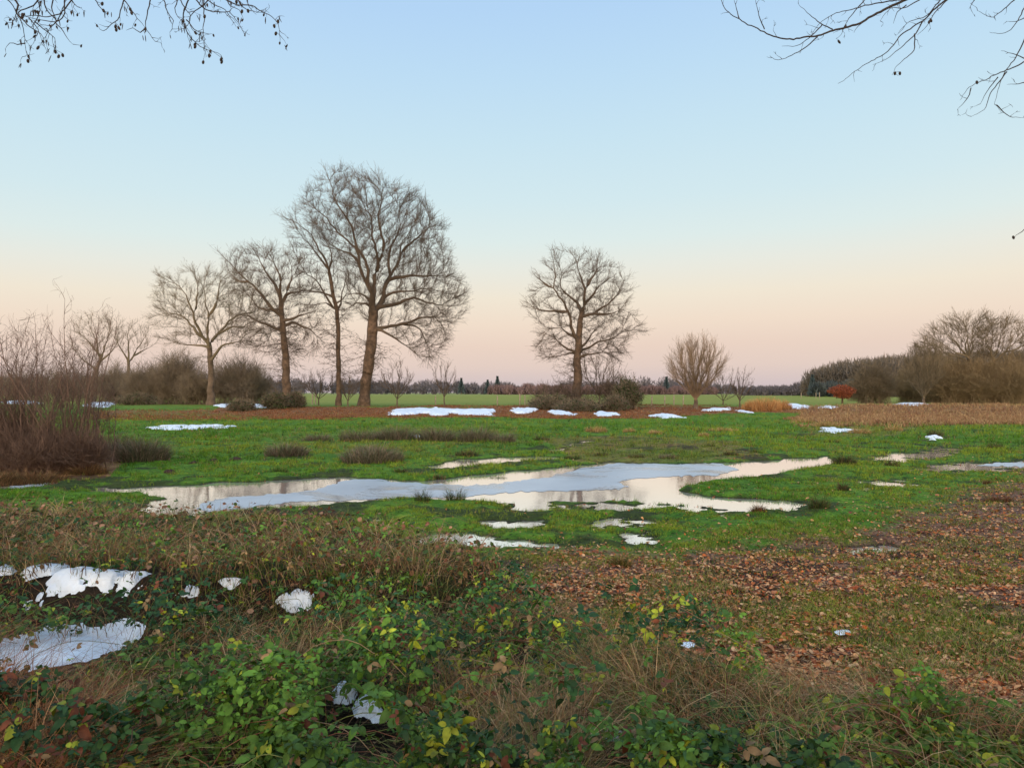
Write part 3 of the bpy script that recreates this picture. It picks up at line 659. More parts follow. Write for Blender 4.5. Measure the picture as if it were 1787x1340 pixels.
shrub('bush', 'bare bush spreading behind the ivy clad bush', 'bush', **shrubD(1080, 66, 80, 56), n=60, mat=M['crown_dark'], seed=95, tl=.8, spray=3, twig=.013, group=G1)
shrub('bush', 'bare bush low behind the solitary oak trunk', 'bush', **shrubD(985, 66, 120, 46), n=45, mat=M['crown_dark'], seed=96, tl=.8, spray=3, twig=.013, group=G1)

# rust leaved beech
def beech():
    D = 84; X, Y = atD(1470, D); z = zz(X, Y); r = np.random.default_rng(99); k = D/F
    root = thing('beech_tree', 'small rust red leaved tree with flat rounded crown', 'tree', (X, Y, z))
    V, Q = edges_mesh(np.array([[0, 0, -.1], [0, 0, .6], [0, 0, .6], [0, 0, .6]]), np.array([[0, 0, .6], [-.7, 0, 1.4], [.8, .1, 1.4], [.1, .3, 1.5]]), np.array([.11, .07, .07, .07]), np.array([.09, .03, .03, .03]), 6)
    mesh_from('trunk', V, Q, M['bark'], root)
    n = 4200; d = rdir(n, r); rad = r.random(n)**.4; c = d*rad[:, None]*np.array([1.5, 1.3, .72])*(.45+1.0*fbm(d[:, 0]*2.4+5, d[:, 2]*2.4+5, 3))[:, None]+np.array([0, 0, 1.25])
    u = rdir(n, r); v = norm(np.cross(u, rdir(n, r))); s = r.uniform(.04, .09, n)[:, None]
    LV = np.stack([c-u*s, c+v*s*.6, c+u*s, c-v*s*.6], 1).reshape(-1, 3)
    mesh_from('crown', LV, np.arange(len(LV)).reshape(-1, 4), noise_mat('rust_leaf', (.13,.035,.02), (.33,.10,.05), 3), root)
beech()

# ------------------------------------------------------------------ far woods
def wood(name, xs, ys_top, D0, D1, ntree, per, mat, seed, kind='stuff', sl=(.10, 1.4), vert=1.2, dens_low=1.0, crownw=(.35, .55), jag=.12, label=None, cat=None):
    """a far wood: many tree crowns made of twig slivers, following a profile of tree tops given in photo pixels"""
    r = np.random.default_rng(seed); Cs = []; Us = []; Ws = []; tr0 = []; tr1 = []
    for i in range(ntree):
        px = r.uniform(xs[0], xs[-1]); D = r.uniform(D0, D1); k = D/F; X = (px-CX)*k; zb = 0.3
        top = np.interp(px, xs, ys_top)*1.0; H = (EYE+(HY-top)*k-zb)*r.uniform(1-jag*2, 1+jag*.4)
        W = H*r.uniform(*crownw)
        n = per; d = rdir(n, r); rad = r.random(n)**.38; c = d*rad[:, None]*np.array([W, W, H*.46])
        c[:, 2] = c[:, 2]+H*.54; c[:, 2] = np.abs(c[:, 2]); lump = .8+.4*vnoise(d[:, 0]*2.5+i, d[:, 2]*2.5, seed)
        c[:, :2] *= lump[:, None]; c += np.array([X, D, zb])
        u = norm(d*.5+r.normal(size=(n, 3))*.5+np.array([0, 0, vert])); Cs.append(c); Us.append(u); Ws.append(r.uniform(.6, 1.4, n))
        tr0.append((X, D, zb-.2)); tr1.append((X+r.normal()*.3, D, zb+H*.7))
    c = np.concatenate(Cs); u = np.concatenate(Us); w = np.concatenate(Ws)[:, None]; s = norm(np.cross(u, rdir(len(u), r)))
    V = np.stack([c-u*sl[1]*w*.5-s*sl[0]*w, c-u*sl[1]*w*.5+s*sl[0]*w, c+u*sl[1]*w*.5], 1).reshape(-1, 3)
    t0 = np.array(tr0); t1 = np.array(tr1)
    TV, TQ = edges_mesh(t0, t1, np.full(len(t0), .16*sl[1]), np.full(len(t0), .05*sl[1]), 4)
    VV, FF, _ = merge([(V, np.arange(len(V)).reshape(-1, 3)), (TV, TQ)])
    return tag(mesh_from(name, VV, FF, mat), label, cat, kind=kind)
M['wood_right'] = noise_mat('wood_brown_green', (.085,.078,.068), (.18,.15,.115), .05, .95)
M['wood_under'] = noise_mat('wood_evergreen', (.035,.055,.065), (.08,.09,.085), .08, .95)
M['wood_haze'] = noise_mat('wood_hazy', (.085,.09,.11), (.165,.15,.165), .02, 1)  # distance haze is put into this base colour and the reddish one below
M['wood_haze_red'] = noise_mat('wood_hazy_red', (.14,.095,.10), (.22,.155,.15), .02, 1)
M['conifer'] = noise_mat('conifer_green', (.06,.095,.105), (.10,.14,.14), .05, 1)
wood('wood', [1408,1425,1450,1490,1540,1600,1660,1800,2000], [660,642,631,624,619,616,612,608,606], 230, 290, 330, 420, M['wood_right'], 200, jag=.07, sl=(.13, 1.6), label='dark leafless wood rising behind the brush on the right', cat='wood')
wood('wood', [1420,1500,1600,1800,1960], [668,660,660,660,660], 215, 228, 190, 320, M['wood_under'], 201, sl=(.2, 1.3), label='dark evergreen understorey along the foot of the right wood', cat='wood')
prof_x = [-300,0,60,120,200,300,420,560,640,700,760,800,830,870,910,950,1000,1100,1120,1150,1200,1260,1320,1370,1420]
prof_y = [655,652,655,655,650,650,658,660,662,664,662,666,668,660,666,668,664,660,658,656,664,668,672,674,670]
wood('wood', prof_x, prof_y, 560, 760, 420, 230, M['wood_haze'], 202, jag=.24, sl=(.32, 2.6), label='hazy grey mauve wood along the horizon', cat='wood')
wood('wood', [850,920,1000,1080,1170,1250], [673,670,672,670,673,676], 480, 540, 170, 170, M['wood_haze_red'], 203, jag=.2, sl=(.28, 2.6), label='hazy reddish low wood in front of the horizon wood', cat='wood')
wood('wood', [1290,1330,1370,1410,1430], [676,674,672,664,660], 330, 380, 60, 240, M['wood_haze'], 204, sl=(.18, 2.0), label='hazy trees around the white houses', cat='wood')
for i, (px, top, D, lab) in enumerate([(805,660,540,'blue green conifer poking above the horizon wood right of the tallest tree'), (851,663,520,'short conifer left of the rounded horizon trees'), (868,657,520,'broad conifer among horizon trees left of the solitary oak'), (1163,658,500,'dark conifer just left of the rounded multi stemmed tree'), (1418,655,235,'pointed conifer at the left tip of the right wood')]):
    r = np.random.default_rng(300+i); X, Y = atD(px, D); H = EYE+(HY-top)*D/F-.3; n = 900; t = r.random(n)**.7; a = r.uniform(0, 2*PI, n); rr = (1-t)*H*.26*r.uniform(.5, 1.1, n)
    root = thing('conifer_tree', lab, 'tree', (X, Y, .3), 'conifers along the horizon')
    c = np.stack([np.cos(a)*rr, np.sin(a)*rr, H*(.08+.92*t)], -1); u = np.stack([np.cos(a), np.sin(a), np.full(n, -.25)], -1); s = norm(np.cross(u, rdir(n, r))); L = H*.07
    V = np.stack([c-u*L-s*L*.4, c-u*L+s*L*.4, c+u*L], 1).reshape(-1, 3); mesh_from('crown', V, np.arange(len(V)).reshape(-1, 3), M['conifer'], root)
    TV, TQ = edges_mesh(np.array([[0, 0, -.2]]), np.array([[0, 0, H*.9]]), np.array([H*.025]), np.array([H*.005]), 6); mesh_from('trunk', TV, TQ, M['bark'], root)

# ------------------------------------------------------------------ houses
def box(x0, x1, y0, y1, z0, z1):
    V = np.array([(x0,y0,z0),(x1,y0,z0),(x1,y1,z0),(x0,y1,z0),(x0,y0,z1),(x1,y0,z1),(x1,y1,z1),(x0,y1,z1)], float)
    return V, np.array([(0,3,2,1),(4,5,6,7),(0,1,5,4),(1,2,6,5),(2,3,7,6),(3,0,4,7)])
white = noise_mat('white_render', (.70,.70,.68), (.82,.81,.78), 2); slate = noise_mat('roof_slate', (.10,.09,.10), (.18,.16,.17), 2); glass = noise_mat('dark_glass', (.03,.04,.05), (.06,.07,.08), 3, .2)
for px, w, h, D, rot, lab in [(1384, 3.6, 4.0, 360, .25, 'tiny white gabled house on the left beside the far trees'), (1413, 2.6, 4.4, 350, -.2, 'tiny white gabled house with steep gable nearest the right wood')]:
    X, Y = atD(px, D); root = thing('house', lab, 'house', (X, Y, .36), None); root.rotation_euler.z = rot
    e = h*.32
    V = np.array([(-w/2,0,-.2),(w/2,0,-.2),(w/2,0,e),(0,0,h),(-w/2,0,e),(-w/2,6,-.2),(w/2,6,-.2),(w/2,6,e),(0,6,h),(-w/2,6,e)], float)
    mesh_from('wall', V, [np.array([(0,1,2,3,4),(9,8,7,6,5)]), np.array([(0,5,6,1),(1,6,7,2),(0,4,9,5)])], white, root)
    o = .2; R = []
    for s in (-1, 1):
        a = np.array([(s*(w/2+o), -o, e-o*(h-e)/(w/2)+.06), (0, -o, h+.06), (0, 6+o, h+.06), (s*(w/2+o), 6+o, e-o*(h-e)/(w/2)+.06)], float)
        R.append((np.concatenate([a, a+np.array([0, 0, .12])]), np.array([(0,1,2,3),(7,6,5,4),(0,4,5,1),(3,2,6,7),(0,3,7,4),(1,5,6,2)])))
    V, Fc, _ = merge(R); mesh_from('roof', V, Fc, slate, root)
    V, Q = box(-.35, .35, -.04, .02, e*.9, e*.9+.9); mesh_from('window', V, Q, glass, root)

# ------------------------------------------------------------------ fence posts
for i, (px, D, h, lean) in enumerate([(545,76,1.0,.02),(551,77,1.0,-.05),(868,74,.85,.0),(907,70,1.05,.02),(916,74,.9,0),(1137,72,.85,.05),(1160,73,.8,0),(1176,74,.85,0),(1192,75,.85,.04),(432,84,1.0,0),(760,76,.8,0),(1398,150,1.2,0),(1424,150,1.2,0),(1430,140,1.3,0)]):
    X, Y = atD(px, D); z = zz(X, Y); s = .06
    V, Q = edges_mesh(np.array([[0, 0, -.2], [0, 0, h], ]), np.array([[lean*h, 0, h], [lean*h, 0, h+.05]]), np.array([s, s]), np.array([s, s*.3]), 8)
    V[8*2:8*3, 0] += lean*h
    labs = ['left post of the close pair between the gnarled and slim trees','right post of the close pair between the gnarled and slim trees','pale short post left of the leftmost small snow patch','tallest grey post in front of the bramble mound by the solitary oak','pale post just right of the tallest grey post',
            'leaning pale post first right of the ivy clad bush','pale post second right of the ivy clad bush','pale post third right of the ivy clad bush','pale post beside the rounded multi stemmed tree','post at the right end of the brown hedge','short post in the bank right of the tallest tree','distant thin post just left of the steep white house','distant thin post just right of the steep white house','slightly taller distant post right of the white houses']
    o = mesh_from('fence_post', V, Q, M['wood_post']); o.location = (X, Y, z); tag(o, 'weathered wooden '+labs[i], 'fence post', 'fence posts along the field')

# ------------------------------------------------------------------ snow
def snow(poly, th, label, thr=.0, seed=0, near=False, lift=0.0):
    """a melting sheet of snow lying on the terrain; outline given by photo position, built in metres"""
    pts = []
    for a, c in zip(poly, poly[1:]+poly[:1]): pts += [(a[0]+(c[0]-a[0])*t, a[1]+(c[1]-a[1])*t) for t in (0, .5)]
    wx, wy = onground([p[0] for p in pts], [p[1] for p in pts]); W = list(zip(wx, wy)); D = wy.mean(); sz = max(np.ptp(wx), .2)
    ky = max(.12, min(1.0, np.ptp(wx)/max(np.ptp(wy), .01)))
    fe = min(.09 if near else .35, sz*.09); pad = fe*2.5
    nx = 150; ny = 90; gx, gy = np.meshgrid(np.linspace(wx.min()-pad, wx.max()+pad, nx), np.linspace(wy.min()-pad/ky, wy.max()+pad/ky, ny)); X = gx.ravel(); Y = gy.ravel()
    s_ = sdpoly(X, Y*ky, [(p[0], p[1]*ky) for p in W], 1.0, 50)
    f = 1.3/max(fe*6, .05); nn = fbm(X*f+seed*7.3, Y*ky*f, 40+seed, 5)-.5; nf = fbm(X*f*3.1, Y*f*ky*3.1+seed, 90+seed, 3)-.5
    sdn = s_+nn*fe*(2.2 if near else 4.5)+nf*fe*(.5 if near else 2.6)-(thr+(0 if near else .15))*fe*13*np.maximum(0, fbm(X*f*3.5+3, Y*f*ky*3.5, 60+seed, 3)-.42)
    q = np.clip(sdn/fe, -1, 1.6); t = np.where(q > 0, th*np.sqrt(np.maximum(q, 0))*.8, q*th)
    lump = (fbm(X*f*.8, Y*ky*f*.8, 41+seed, 4)-.5)*th*(.35 if near else 1.1)*np.clip(q, 0, 1)
    base = ground_h(X, Y)*.35+smooth_h(X, Y)*.65+.024+lift if near else ground_h(X, Y)+.01
    Z = base+t+lump; i = np.arange(ny-1)[:, None]*nx+np.arange(nx-1)[None, :]; Q = np.stack([i, i+1, i+nx+1, i+nx], -1).reshape(-1, 4)
    Q = Q[(q[Q] > -.8).any(1)]; used, inv = np.unique(Q, return_inverse=True); Q = inv.reshape(-1, 4)
    V = np.stack([X, Y, Z], -1)[used]; c = V.mean(0)
    o = mesh_from('snow_patch', V, Q, M['snow'], smooth=True, loc=c); return tag(o, label, 'snow', 'melting snow patches')
def ell(cx, cy, rx, ry, n=14, s=0):
    r = np.random.default_rng(s); return [(cx+rx*math.cos(a)*r.uniform(.8, 1.1), cy+ry*math.sin(a)*r.uniform(.8, 1.1)) for a in [2*PI*k/n for k in range(n)]]
SN = [([(683,724),(690,715),(730,713),(775,713),(800,716),(830,716),(860,717),(858,726),(825,725),(790,722),(760,727),(735,723),(700,726)], .16, 'largest far snow bank, long and wavy, on the leaf bank right of the tallest tree', 0),
      ([(889,718),(900,713),(925,714),(942,712),(938,718),(925,722),(900,722)], .14, 'white snow patch on the bank left of the solitary oak', 0), ([(957,719),(975,717),(1008,723),(990,726),(970,724)], .12, 'thin snow patch below the dark bramble bank', 0),
      ([(1034,722),(1050,719),(1078,722),(1083,726),(1062,728),(1042,727)], .14, 'rounded snow patch below the ivy clad bush', 0), ([(1134,727),(1150,722),(1166,724),(1190,729),(1160,730)], .12, 'low snow patch between the ivy clad bush and rounded tree', 0),
      ([(1224,718),(1240,714),(1272,712),(1268,716),(1245,719)], .12, 'snow patch just right of the rounded multi stemmed tree', 0), ([(1296,714),(1304,710),(1314,712),(1312,716)], .10, 'tiny snow dome left of the orange reeds', 0), ([(1282,717),(1298,717),(1316,721),(1300,721)], .08, 'thin snow smear below the tiny snow dome', 0),
      ([(1350,711),(1375,707),(1395,707),(1411,711),(1395,714),(1368,713)], .14, 'snow mound just right of the orange reeds', 0), ([(1432,711),(1445,709),(1459,711),(1450,714),(1436,713)], .12, 'small snow mound below the rust leaved tree', 0),
      ([(1563,706),(1590,704),(1622,706),(1610,709),(1580,709)], .10, 'flat snow strip in front of the right brush', 0),
      ([(362,710),(390,706),(430,705),(470,709),(462,712),(420,713),(390,714)], .12, 'broken snow strip left of the gnarled oak', .5), ([(150,709),(165,703),(194,701),(196,706),(180,711)], .14, 'snow wedge at the left end of the hedge', 0), ([(2,702),(30,699),(70,702),(68,705),(20,705)], .10, 'thin snow line behind the left thicket', .4),
      ([(258,748),(275,744),(330,743),(400,742),(410,747),(360,750),(290,751)], .07, 'speckled snow strip melting into the green meadow', 1.6), ([(1425,753),(1450,747),(1490,751),(1485,755),(1440,757)], .07, 'speckled snow bits in straw grass on the right meadow', 1.0),
      ([(1618,766),(1624,763),(1636,763),(1642,766),(1636,769),(1622,769)], .10, 'small white snow dome before a dark rush tuft', 0), ([(718,764),(730,760),(745,764),(730,766)], .06, 'tiny snow scrap inside the grey sedge band', .3),
      ([(60,1040),(75,1012),(100,1000),(160,998),(245,1006),(250,1015),(200,1025),(150,1032),(120,1045),(85,1048)], .06, 'snow patch with leaves poking through on the left mound', .5), ([(45,1000),(80,994),(118,990),(122,996),(90,1002),(50,1006)], .05, 'narrow snow strip above the left leafy snow patch', 0), ([(-5,998),(10,993),(26,996),(20,1002),(-5,1002)], .05, 'tiny snow strip at the left edge', 0),
      ([(-40,1132),(60,1112),(110,1108),(150,1106),(200,1096),(250,1100),(238,1116),(195,1130),(168,1146),(120,1164),(50,1166),(-40,1160)], .07, 'largest near snow patch, smooth, at the left edge', 0), ([(482,1050),(500,1040),(520,1034),(545,1040),(538,1055),(515,1063)], .05, 'small snow patch amid yellow bramble leaves', .2),
      ([(305,1045),(330,1025),(345,1032),(360,1040),(330,1046)], .04, 'shredded snow under yellow green leaves', .8), ([(378,1020),(400,1017),(421,1021),(405,1026)], .04, 'thin snow sliver beyond the yellow green leaves', 0),
      (ell(601,1250,20,14, s=1), .06, 'small snow lump left of its larger twin at the bottom'), ([(622,1275),(632,1260),(650,1262),(663,1278),(672,1296),(655,1300),(640,1290),(626,1288)], .05, 'larger of two snow lumps at the bottom', 0),
      (ell(1202,1130,9, 4, s=2), .012, 'frosty snow scrap in brambles at centre right'), (ell(1472,1109,9,3, s=3), .012, 'pale snow scrap on the edge of leaf litter'), (ell(1068,1331,15,7, s=4), .03, 'snow scrap at the bottom edge')]
SNOW_PX = []
for i, s_ in enumerate(SN):
    poly, th, lab = s_[:3]; thr = s_[3] if len(s_) > 3 else 0
    near = np.mean([p[1] for p in poly]) > 900
    snow(poly, th*(.5 if near else 1), lab, thr, seed=i, near=near, lift=.10 if np.mean([p[1] for p in poly]) > 1200 else 0)
    if near: SNOW_PX.append((poly, np.mean([p[1] for p in poly])))

# ------------------------------------------------------------------ blades / leaves builders
def blades(P, H, W, col, r, lean=.6, seg=2, colvar=.3, tipdark=1.25, dirs=None):
    """curved ribbons: P roots (n,3), H heights, W widths, col (n,3)"""
    n = len(P); a = r.uniform(0, 2*PI, n) if dirs is None else dirs; b = np.stack([np.cos(a), np.sin(a), np.zeros(n)], -1)
    fa = r.uniform(0, 2*PI, n); s = np.stack([np.cos(fa), np.sin(fa), np.zeros(n)], -1); L = lean*r.uniform(.2, 1.3, n)
    rows = []
    for k in range(seg+1):
        t = k/seg; z = H*(t-.35*np.minimum(L, 1.6)*t*t*.9); off = H*L*t*t
        c = P+b*off[:, None]+np.stack([0*z, 0*z, z], -1); w = (W*(1-t)**.7*.5)[:, None]
        if k < seg: rows.append(c-s*w); rows.append(c+s*w)
        else: rows.append(c)
    V = np.stack(rows, 1); m = V.shape[1]; base = np.arange(n)[:, None]*m
    Fs = []
    for k in range(seg-1): Fs.append(np.stack([base[:, 0]+2*k, base[:, 0]+2*k+1, base[:, 0]+2*k+3, base[:, 0]+2*k+2], -1))
    T = np.stack([base[:, 0]+2*(seg-1), base[:, 0]+2*(seg-1)+1, base[:, 0]+2*seg], -1)
    c = col*(1+colvar*r.normal(size=(n, 1))*.6).clip(.25, 2); C = np.repeat(c[:, None], m, 1)
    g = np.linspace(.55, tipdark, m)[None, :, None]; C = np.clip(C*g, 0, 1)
    return V.reshape(-1, 3), (Fs+[T] if Fs else [T]), C.reshape(-1, 3)
LEAF = np.array([(0,0,0),(.30,.22,.5),(.72,.40,.3),(.30,.78,.3)])
def leaves(C, U, Nn, S, col, r, curl=.35, aspect=.42, colvar=.35):
    """ovate folded leaves: base point C, axis U, normal Nn, length S"""
    n = len(C); U = norm(U); W = norm(np.cross(Nn, U)); Nn = np.cross(U, W)
    t = np.array([0, .22, .55, .84, 1.0]); hw = np.array([0, .85, 1.0, .55, 0])*aspect
    cv = curl*r.uniform(-.3, 1.2, n); fold = r.uniform(.05, .35, n)
    mid = [C+U*(S*x)[:, None]-Nn*(S*cv*x*x)[:, None] for x in t]
    L = [mid[i]+W*(S*hw[i])[:, None]+Nn*(S*hw[i]*fold)[:, None] for i in (1, 2, 3)]; R_ = [mid[i]-W*(S*hw[i])[:, None]+Nn*(S*hw[i]*fold)[:, None] for i in (1, 2, 3)]
    V = np.stack(mid+L+R_, 1); b = (np.arange(n)*11)[:, None]
    q = np.array([(1,2,6,5),(2,3,7,6),(1,8,9,2),(2,9,10,3)]); tr = np.array([(0,1,5),(3,4,7),(0,8,1),(3,10,4)])
    Q = (b[:, :, None]+q[None]).reshape(-1, 4); T = (b[:, :, None]+tr[None]).reshape(-1, 3)
    c = col*(1+colvar*r.normal(size=(n, 1))*.5).clip(.3, 2); Cc = np.repeat(c[:, None], 11, 1); g = np.array([.85, .95, 1.05, 1, .9, 1, 1, 1, .95, .95, .95])[None, :, None]
    return V.reshape(-1, 3), [Q, T], np.clip(Cc*g, 0, 1).reshape(-1, 3)
def scatter_px(n, x0, x1, Y0, Y1, r, pw=1.0):
    """points with density falling with distance"""
    u = r.random(n); iy = 1/Y1**pw+(1/Y0**pw-1/Y1**pw)*u; Y = iy**(-1/pw); px = r.uniform(x0, x1, n); return (px-CX)/F*Y, Y
def pick(cols, r, n, p=None):
    return np.array(cols)[r.choice(len(cols), n, p=p)]
def in_snow(P, pad=0):
    px, py = topix(P[:, 0], P[:, 1], P[:, 2]); bad = np.zeros(len(P), bool)
    for poly, cy in SNOW_PX: bad |= sdpoly(px, py, poly, 1.0, 60) > (pad-(26 if cy > 1200 else 0))
    return bad

# meadow grass
def meadow():
    r = np.random.default_rng(11)
    X, Y = scatter_px(210000, -120, 1900, 5.0, 58, r, .9)
    Z = ground_h(X, Y); lit = z_litter(X, Y); bn = z_brown(X, Y); br = np.maximum(z_bramble(X, Y), z_tangle(X, Y))
    dens = (1-.70*lit)*(1-.7*bn)*(1-br*.85)*(.25+.9*fbm(X*.8, Y*.8, 13, 3)+.35*vnoise(X*6, Y*6, 15))*(1-.85*sstep(.03, .07, dips(X, Y)))*(1-.85*poach(X, Y))*(.25+1.1*sstep(.32, .62, fbm(X*2.6, Y*2.6, 18, 3)))
    ok = (Z > WL-.004) & (r.random(len(X)) < dens); X = X[ok]; Y = Y[ok]; Z = Z[ok]; bn = bn[ok]; lit = lit[ok]; n = len(X); k = 5
    sc_ = np.clip(Y/13, .75, 2.6)
    P = np.repeat(np.stack([X, Y, Z-.01], -1), k, 0); sc4 = np.repeat(sc_, k); P[:, :2] += r.normal(size=(n*k, 2))*.032*sc4[:, None]
    big = fbm(X*.25, Y*.25, 17, 3)+.25*(r.random(n)-.5); t = sstep(.36, .62, big)[:, None]
    c = np.array([.070,.185,.012])*(1-t)+np.array([.185,.262,.022])*t
    c = c*(1-np.maximum(bn, lit*.5)[:, None]*.8)+np.array([.20,.17,.05])*np.maximum(bn, lit*.5)[:, None]*.8
    dark = r.random(n) < .16; c[dark] = (.025,.05,.012); c *= (.72+.5*fbm(X*4, Y*4, 19, 2))[:, None]; dry = r.random(n) < .08; c[dry] = (.24,.16,.07)
    cl = np.repeat(sstep(.3, .7, fbm(X*2.6, Y*2.6, 18, 3)), k); H = .050*sc4*r.uniform(.5, 1.5, n*k)*(.5+.9*cl); W = .0075*sc4*r.uniform(.7, 1.3, n*k)
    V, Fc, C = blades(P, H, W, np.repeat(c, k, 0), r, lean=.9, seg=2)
    tag(mesh_from('grass', V, Fc, M['plant'], col=C), 'short wet green meadow grass around the puddles', 'grass', kind='stuff')
meadow()
LEAFC = [(.52,.30,.15),(.44,.22,.09),(.40,.165,.065),(.34,.11,.035),(.46,.23,.10),(.24,.062,.022),(.44,.12,.03),(.12,.04,.02),(.46,.28,.15),(.28,.12,.055)]
def litter():
    r = np.random.default_rng(12); X, Y = scatter_px(150000, 300, 1950, 4.0, 22, r, 1.0); lit = z_litter(X, Y); br = z_bramble(X, Y)
    px, py = topix(X, Y)
    dens = (lit**1.4*np.clip(2.4*fbm(X*1.5, Y*1.5, 51, 4)-.35, .15, 1.2)+.035*sstep(700, 1300, px)+.012)*(1-.75*br)
    ok = (r.random(len(X)) < dens); X = X[ok]; Y = Y[ok]; n = len(X); Z = ground_h(X, Y)+r.uniform(.002, .022, n)
    a = r.uniform(0, 2*PI, n); U = np.stack([np.cos(a), np.sin(a), r.normal(size=n)*.18], -1); Nn = norm(np.stack([r.normal(size=n)*.24, r.normal(size=n)*.24, np.ones(n)], -1))
    S = (.012+.036*r.random(n)**1.5)*r.uniform(.7, 1.3, n)*np.clip(Y/9, 1, 1.4)
    V, Fc, C = leaves(np.stack([X, Y, Z], -1), U, Nn, S, pick(LEAFC, r, n), r, curl=.8, aspect=.36)
    tag(mesh_from('leaf_litter', V, Fc, M['litter'], col=C), 'fallen brown and copper leaves strewn on the wet grass', 'leaves', kind='stuff')
    # straw grass in between
    X, Y = scatter_px(30000, 500, 1900, 4.4, 14, r, 1.0); lit = z_litter(X, Y); ok = r.random(len(X)) < lit*sstep(.42, .66, fbm(X*1.2, Y*1.2, 55, 3)); X = X[ok]; Y = Y[ok]; n = len(X)
    k = 4; P = np.repeat(np.stack([X, Y, ground_h(X, Y)], -1), k, 0); P[:, :2] += r.normal(size=(n*k, 2))*.04
    c = pick([(.10,.17,.02),(.06,.12,.015),(.22,.20,.06),(.26,.19,.10)], r, n)
    V, Fc, C = blades(P, r.uniform(.03, .08, n*k), np.full(n*k, .006), np.repeat(c, k, 0), r, lean=1.3)
    tag(mesh_from('grass', V, Fc, M['plant'], col=C), 'thin straw and green blades between the fallen leaves', 'grass', kind='stuff')
litter()
def bramble_h(X, Y):
    px, py = topix(X, Y)
    H = np.interp(px, [0, 900, 1300, 1787], [.29, .33, .28, .22])*sstep(0, 1, z_bramble(X, Y))
    return H*(.05+1.75*sstep(.25, .8, fbm(X*2.0, Y*2.0, 71, 4)))
def drier(X, Y):
    px, py = topix(X, Y, .15); return .07*sstep(-50, 60, sdpoly(px, py, [(860,1150),(1250,1120),(1500,1200),(1640,1260),(1500,1420),(900,1420)], 1.0, 80))
def brambles():
    r = np.random.default_rng(13); X, Y = scatter_px(44000, -160, 1950, 2.35, 9.5, r, 1.0)
    br = z_bramble(X, Y); tg = z_tangle(X, Y); dens = np.maximum(br, tg*.10)
    open_ = fbm(X*1.7+40, Y*1.7, 73, 3)+drier(X, Y)                       # dry straw openings
    dens = dens*np.clip(1.25-2.6*sstep(.55, .70, open_), .14, 1)
    ok = r.random(len(X)) < dens; X = X[ok]; Y = Y[ok]; n = len(X)
    hb = np.maximum(bramble_h(X, Y), .10); Z = smooth_h(X, Y)+hb*(1-.75*r.random(n)**1.7)+.02
    P = np.stack([X, Y, Z], -1); px, py = topix(X, Y, Z)
    sn = in_snow(P, -9) & (r.random(n) < .93); P = P[~sn]; n = len(P); X, Y, Z = P.T; px, py = topix(X, Y, Z)
    # base colour by patches
    g = fbm(X*1.2, Y*1.2, 75, 3); g2 = r.random(n)
    dk = np.array([.018,.060,.020]); md = np.array([.085,.185,.022]); yl = np.array([.24,.28,.022]); rd = np.array([.11,.035,.016]); tn = np.array([.20,.13,.06])
    t = sstep(.38, .66, g+.22*(g2-.5)+.10*sstep(600, 1100, px))[:, None]; c = (dk*(1-t)+md*t)*(.55+.75*fbm(X*3.5, Y*3.5, 78, 2))[:, None]
    y_ = r.random(n) < .03+.14*sstep(.5, .7, fbm(X*2+9, Y*2, 77, 2)); c[y_] = yl*r.uniform(.6, 1.2, (y_.sum(), 1))
    rr = r.random(n) < .05+.25*sstep(260, 0, px)*sstep(1120, 1200, py); c[rr] = rd; tt = r.random(n) < .05; c[tt] = tn
    c = c*(.75+.5*sstep(1300, 1050, py))[:, None]  # leaf colour darkened towards the viewer, standing in for canopy shade
    a = r.uniform(0, 2*PI, n); out = np.stack([np.cos(a), np.sin(a), r.uniform(-.5, .35, n)], -1); Nn = norm(np.stack([r.normal(size=n)*.65, r.normal(size=n)*.65-.25, np.ones(n)], -1))
    parts = []; W = norm(np.cross(Nn, out)); S = (.014+.038*r.random(n)**1.7)*np.where(py < 1010, .7, 1)
    for k, (du, dw, sc_) in enumerate([(1, 0, 1.1), (.25, 1, .85), (.25, -1, .85)]):
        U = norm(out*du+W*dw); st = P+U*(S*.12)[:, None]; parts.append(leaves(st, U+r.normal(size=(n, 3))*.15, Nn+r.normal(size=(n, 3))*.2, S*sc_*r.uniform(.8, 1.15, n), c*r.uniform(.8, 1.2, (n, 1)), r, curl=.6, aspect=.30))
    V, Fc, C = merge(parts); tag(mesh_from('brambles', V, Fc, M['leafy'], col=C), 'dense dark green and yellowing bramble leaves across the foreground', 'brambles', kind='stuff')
    # canes
    r = np.random.default_rng(14); m = 420; X, Y = scatter_px(m, -150, 1940, 2.5, 8.5, r, 1.0); ok = r.random(m) < np.maximum(z_bramble(X, Y), .8*z_tangle(X, Y)); X = X[ok]; Y = Y[ok]; m = len(X)
    a = r.uniform(0, 2*PI, m); L = r.uniform(.2, .75, m); hh = r.uniform(.04, .20, m); P0 = np.stack([X, Y, smooth_h(X, Y)], -1); parts = []; ns = 9; prev = P0
    bend = r.normal(size=m)*.5
    cc = pick([(.10,.12,.03),(.16,.07,.04),(.25,.17,.10),(.07,.03,.02),(.13,.15,.05)], r, m)
    for s in range(ns):
        t = (s+1)/ns; an = a+bend*t; p = P0+np.stack([np.cos(an)*L*t, np.sin(an)*L*t, hh*4*t*(1-t)*.9+hh*.35*t+np.maximum(bramble_h(X, Y), .1)*.6], -1)+r.normal(size=(m, 3))*.006
        if s == 0: prev = p; continue
        V, Q = edges_mesh(prev, p, np.full(m, .0018), np.full(m, .0015), 4); parts.append((V, Q, np.repeat(cc, 8, 0))); prev = p
    V, Fc, C = merge(parts); tag(mesh_from('bramble_canes', V, Fc, M['plant'], col=C), 'thin arching bramble canes over the foreground leaves', 'brambles', kind='stuff')
brambles()
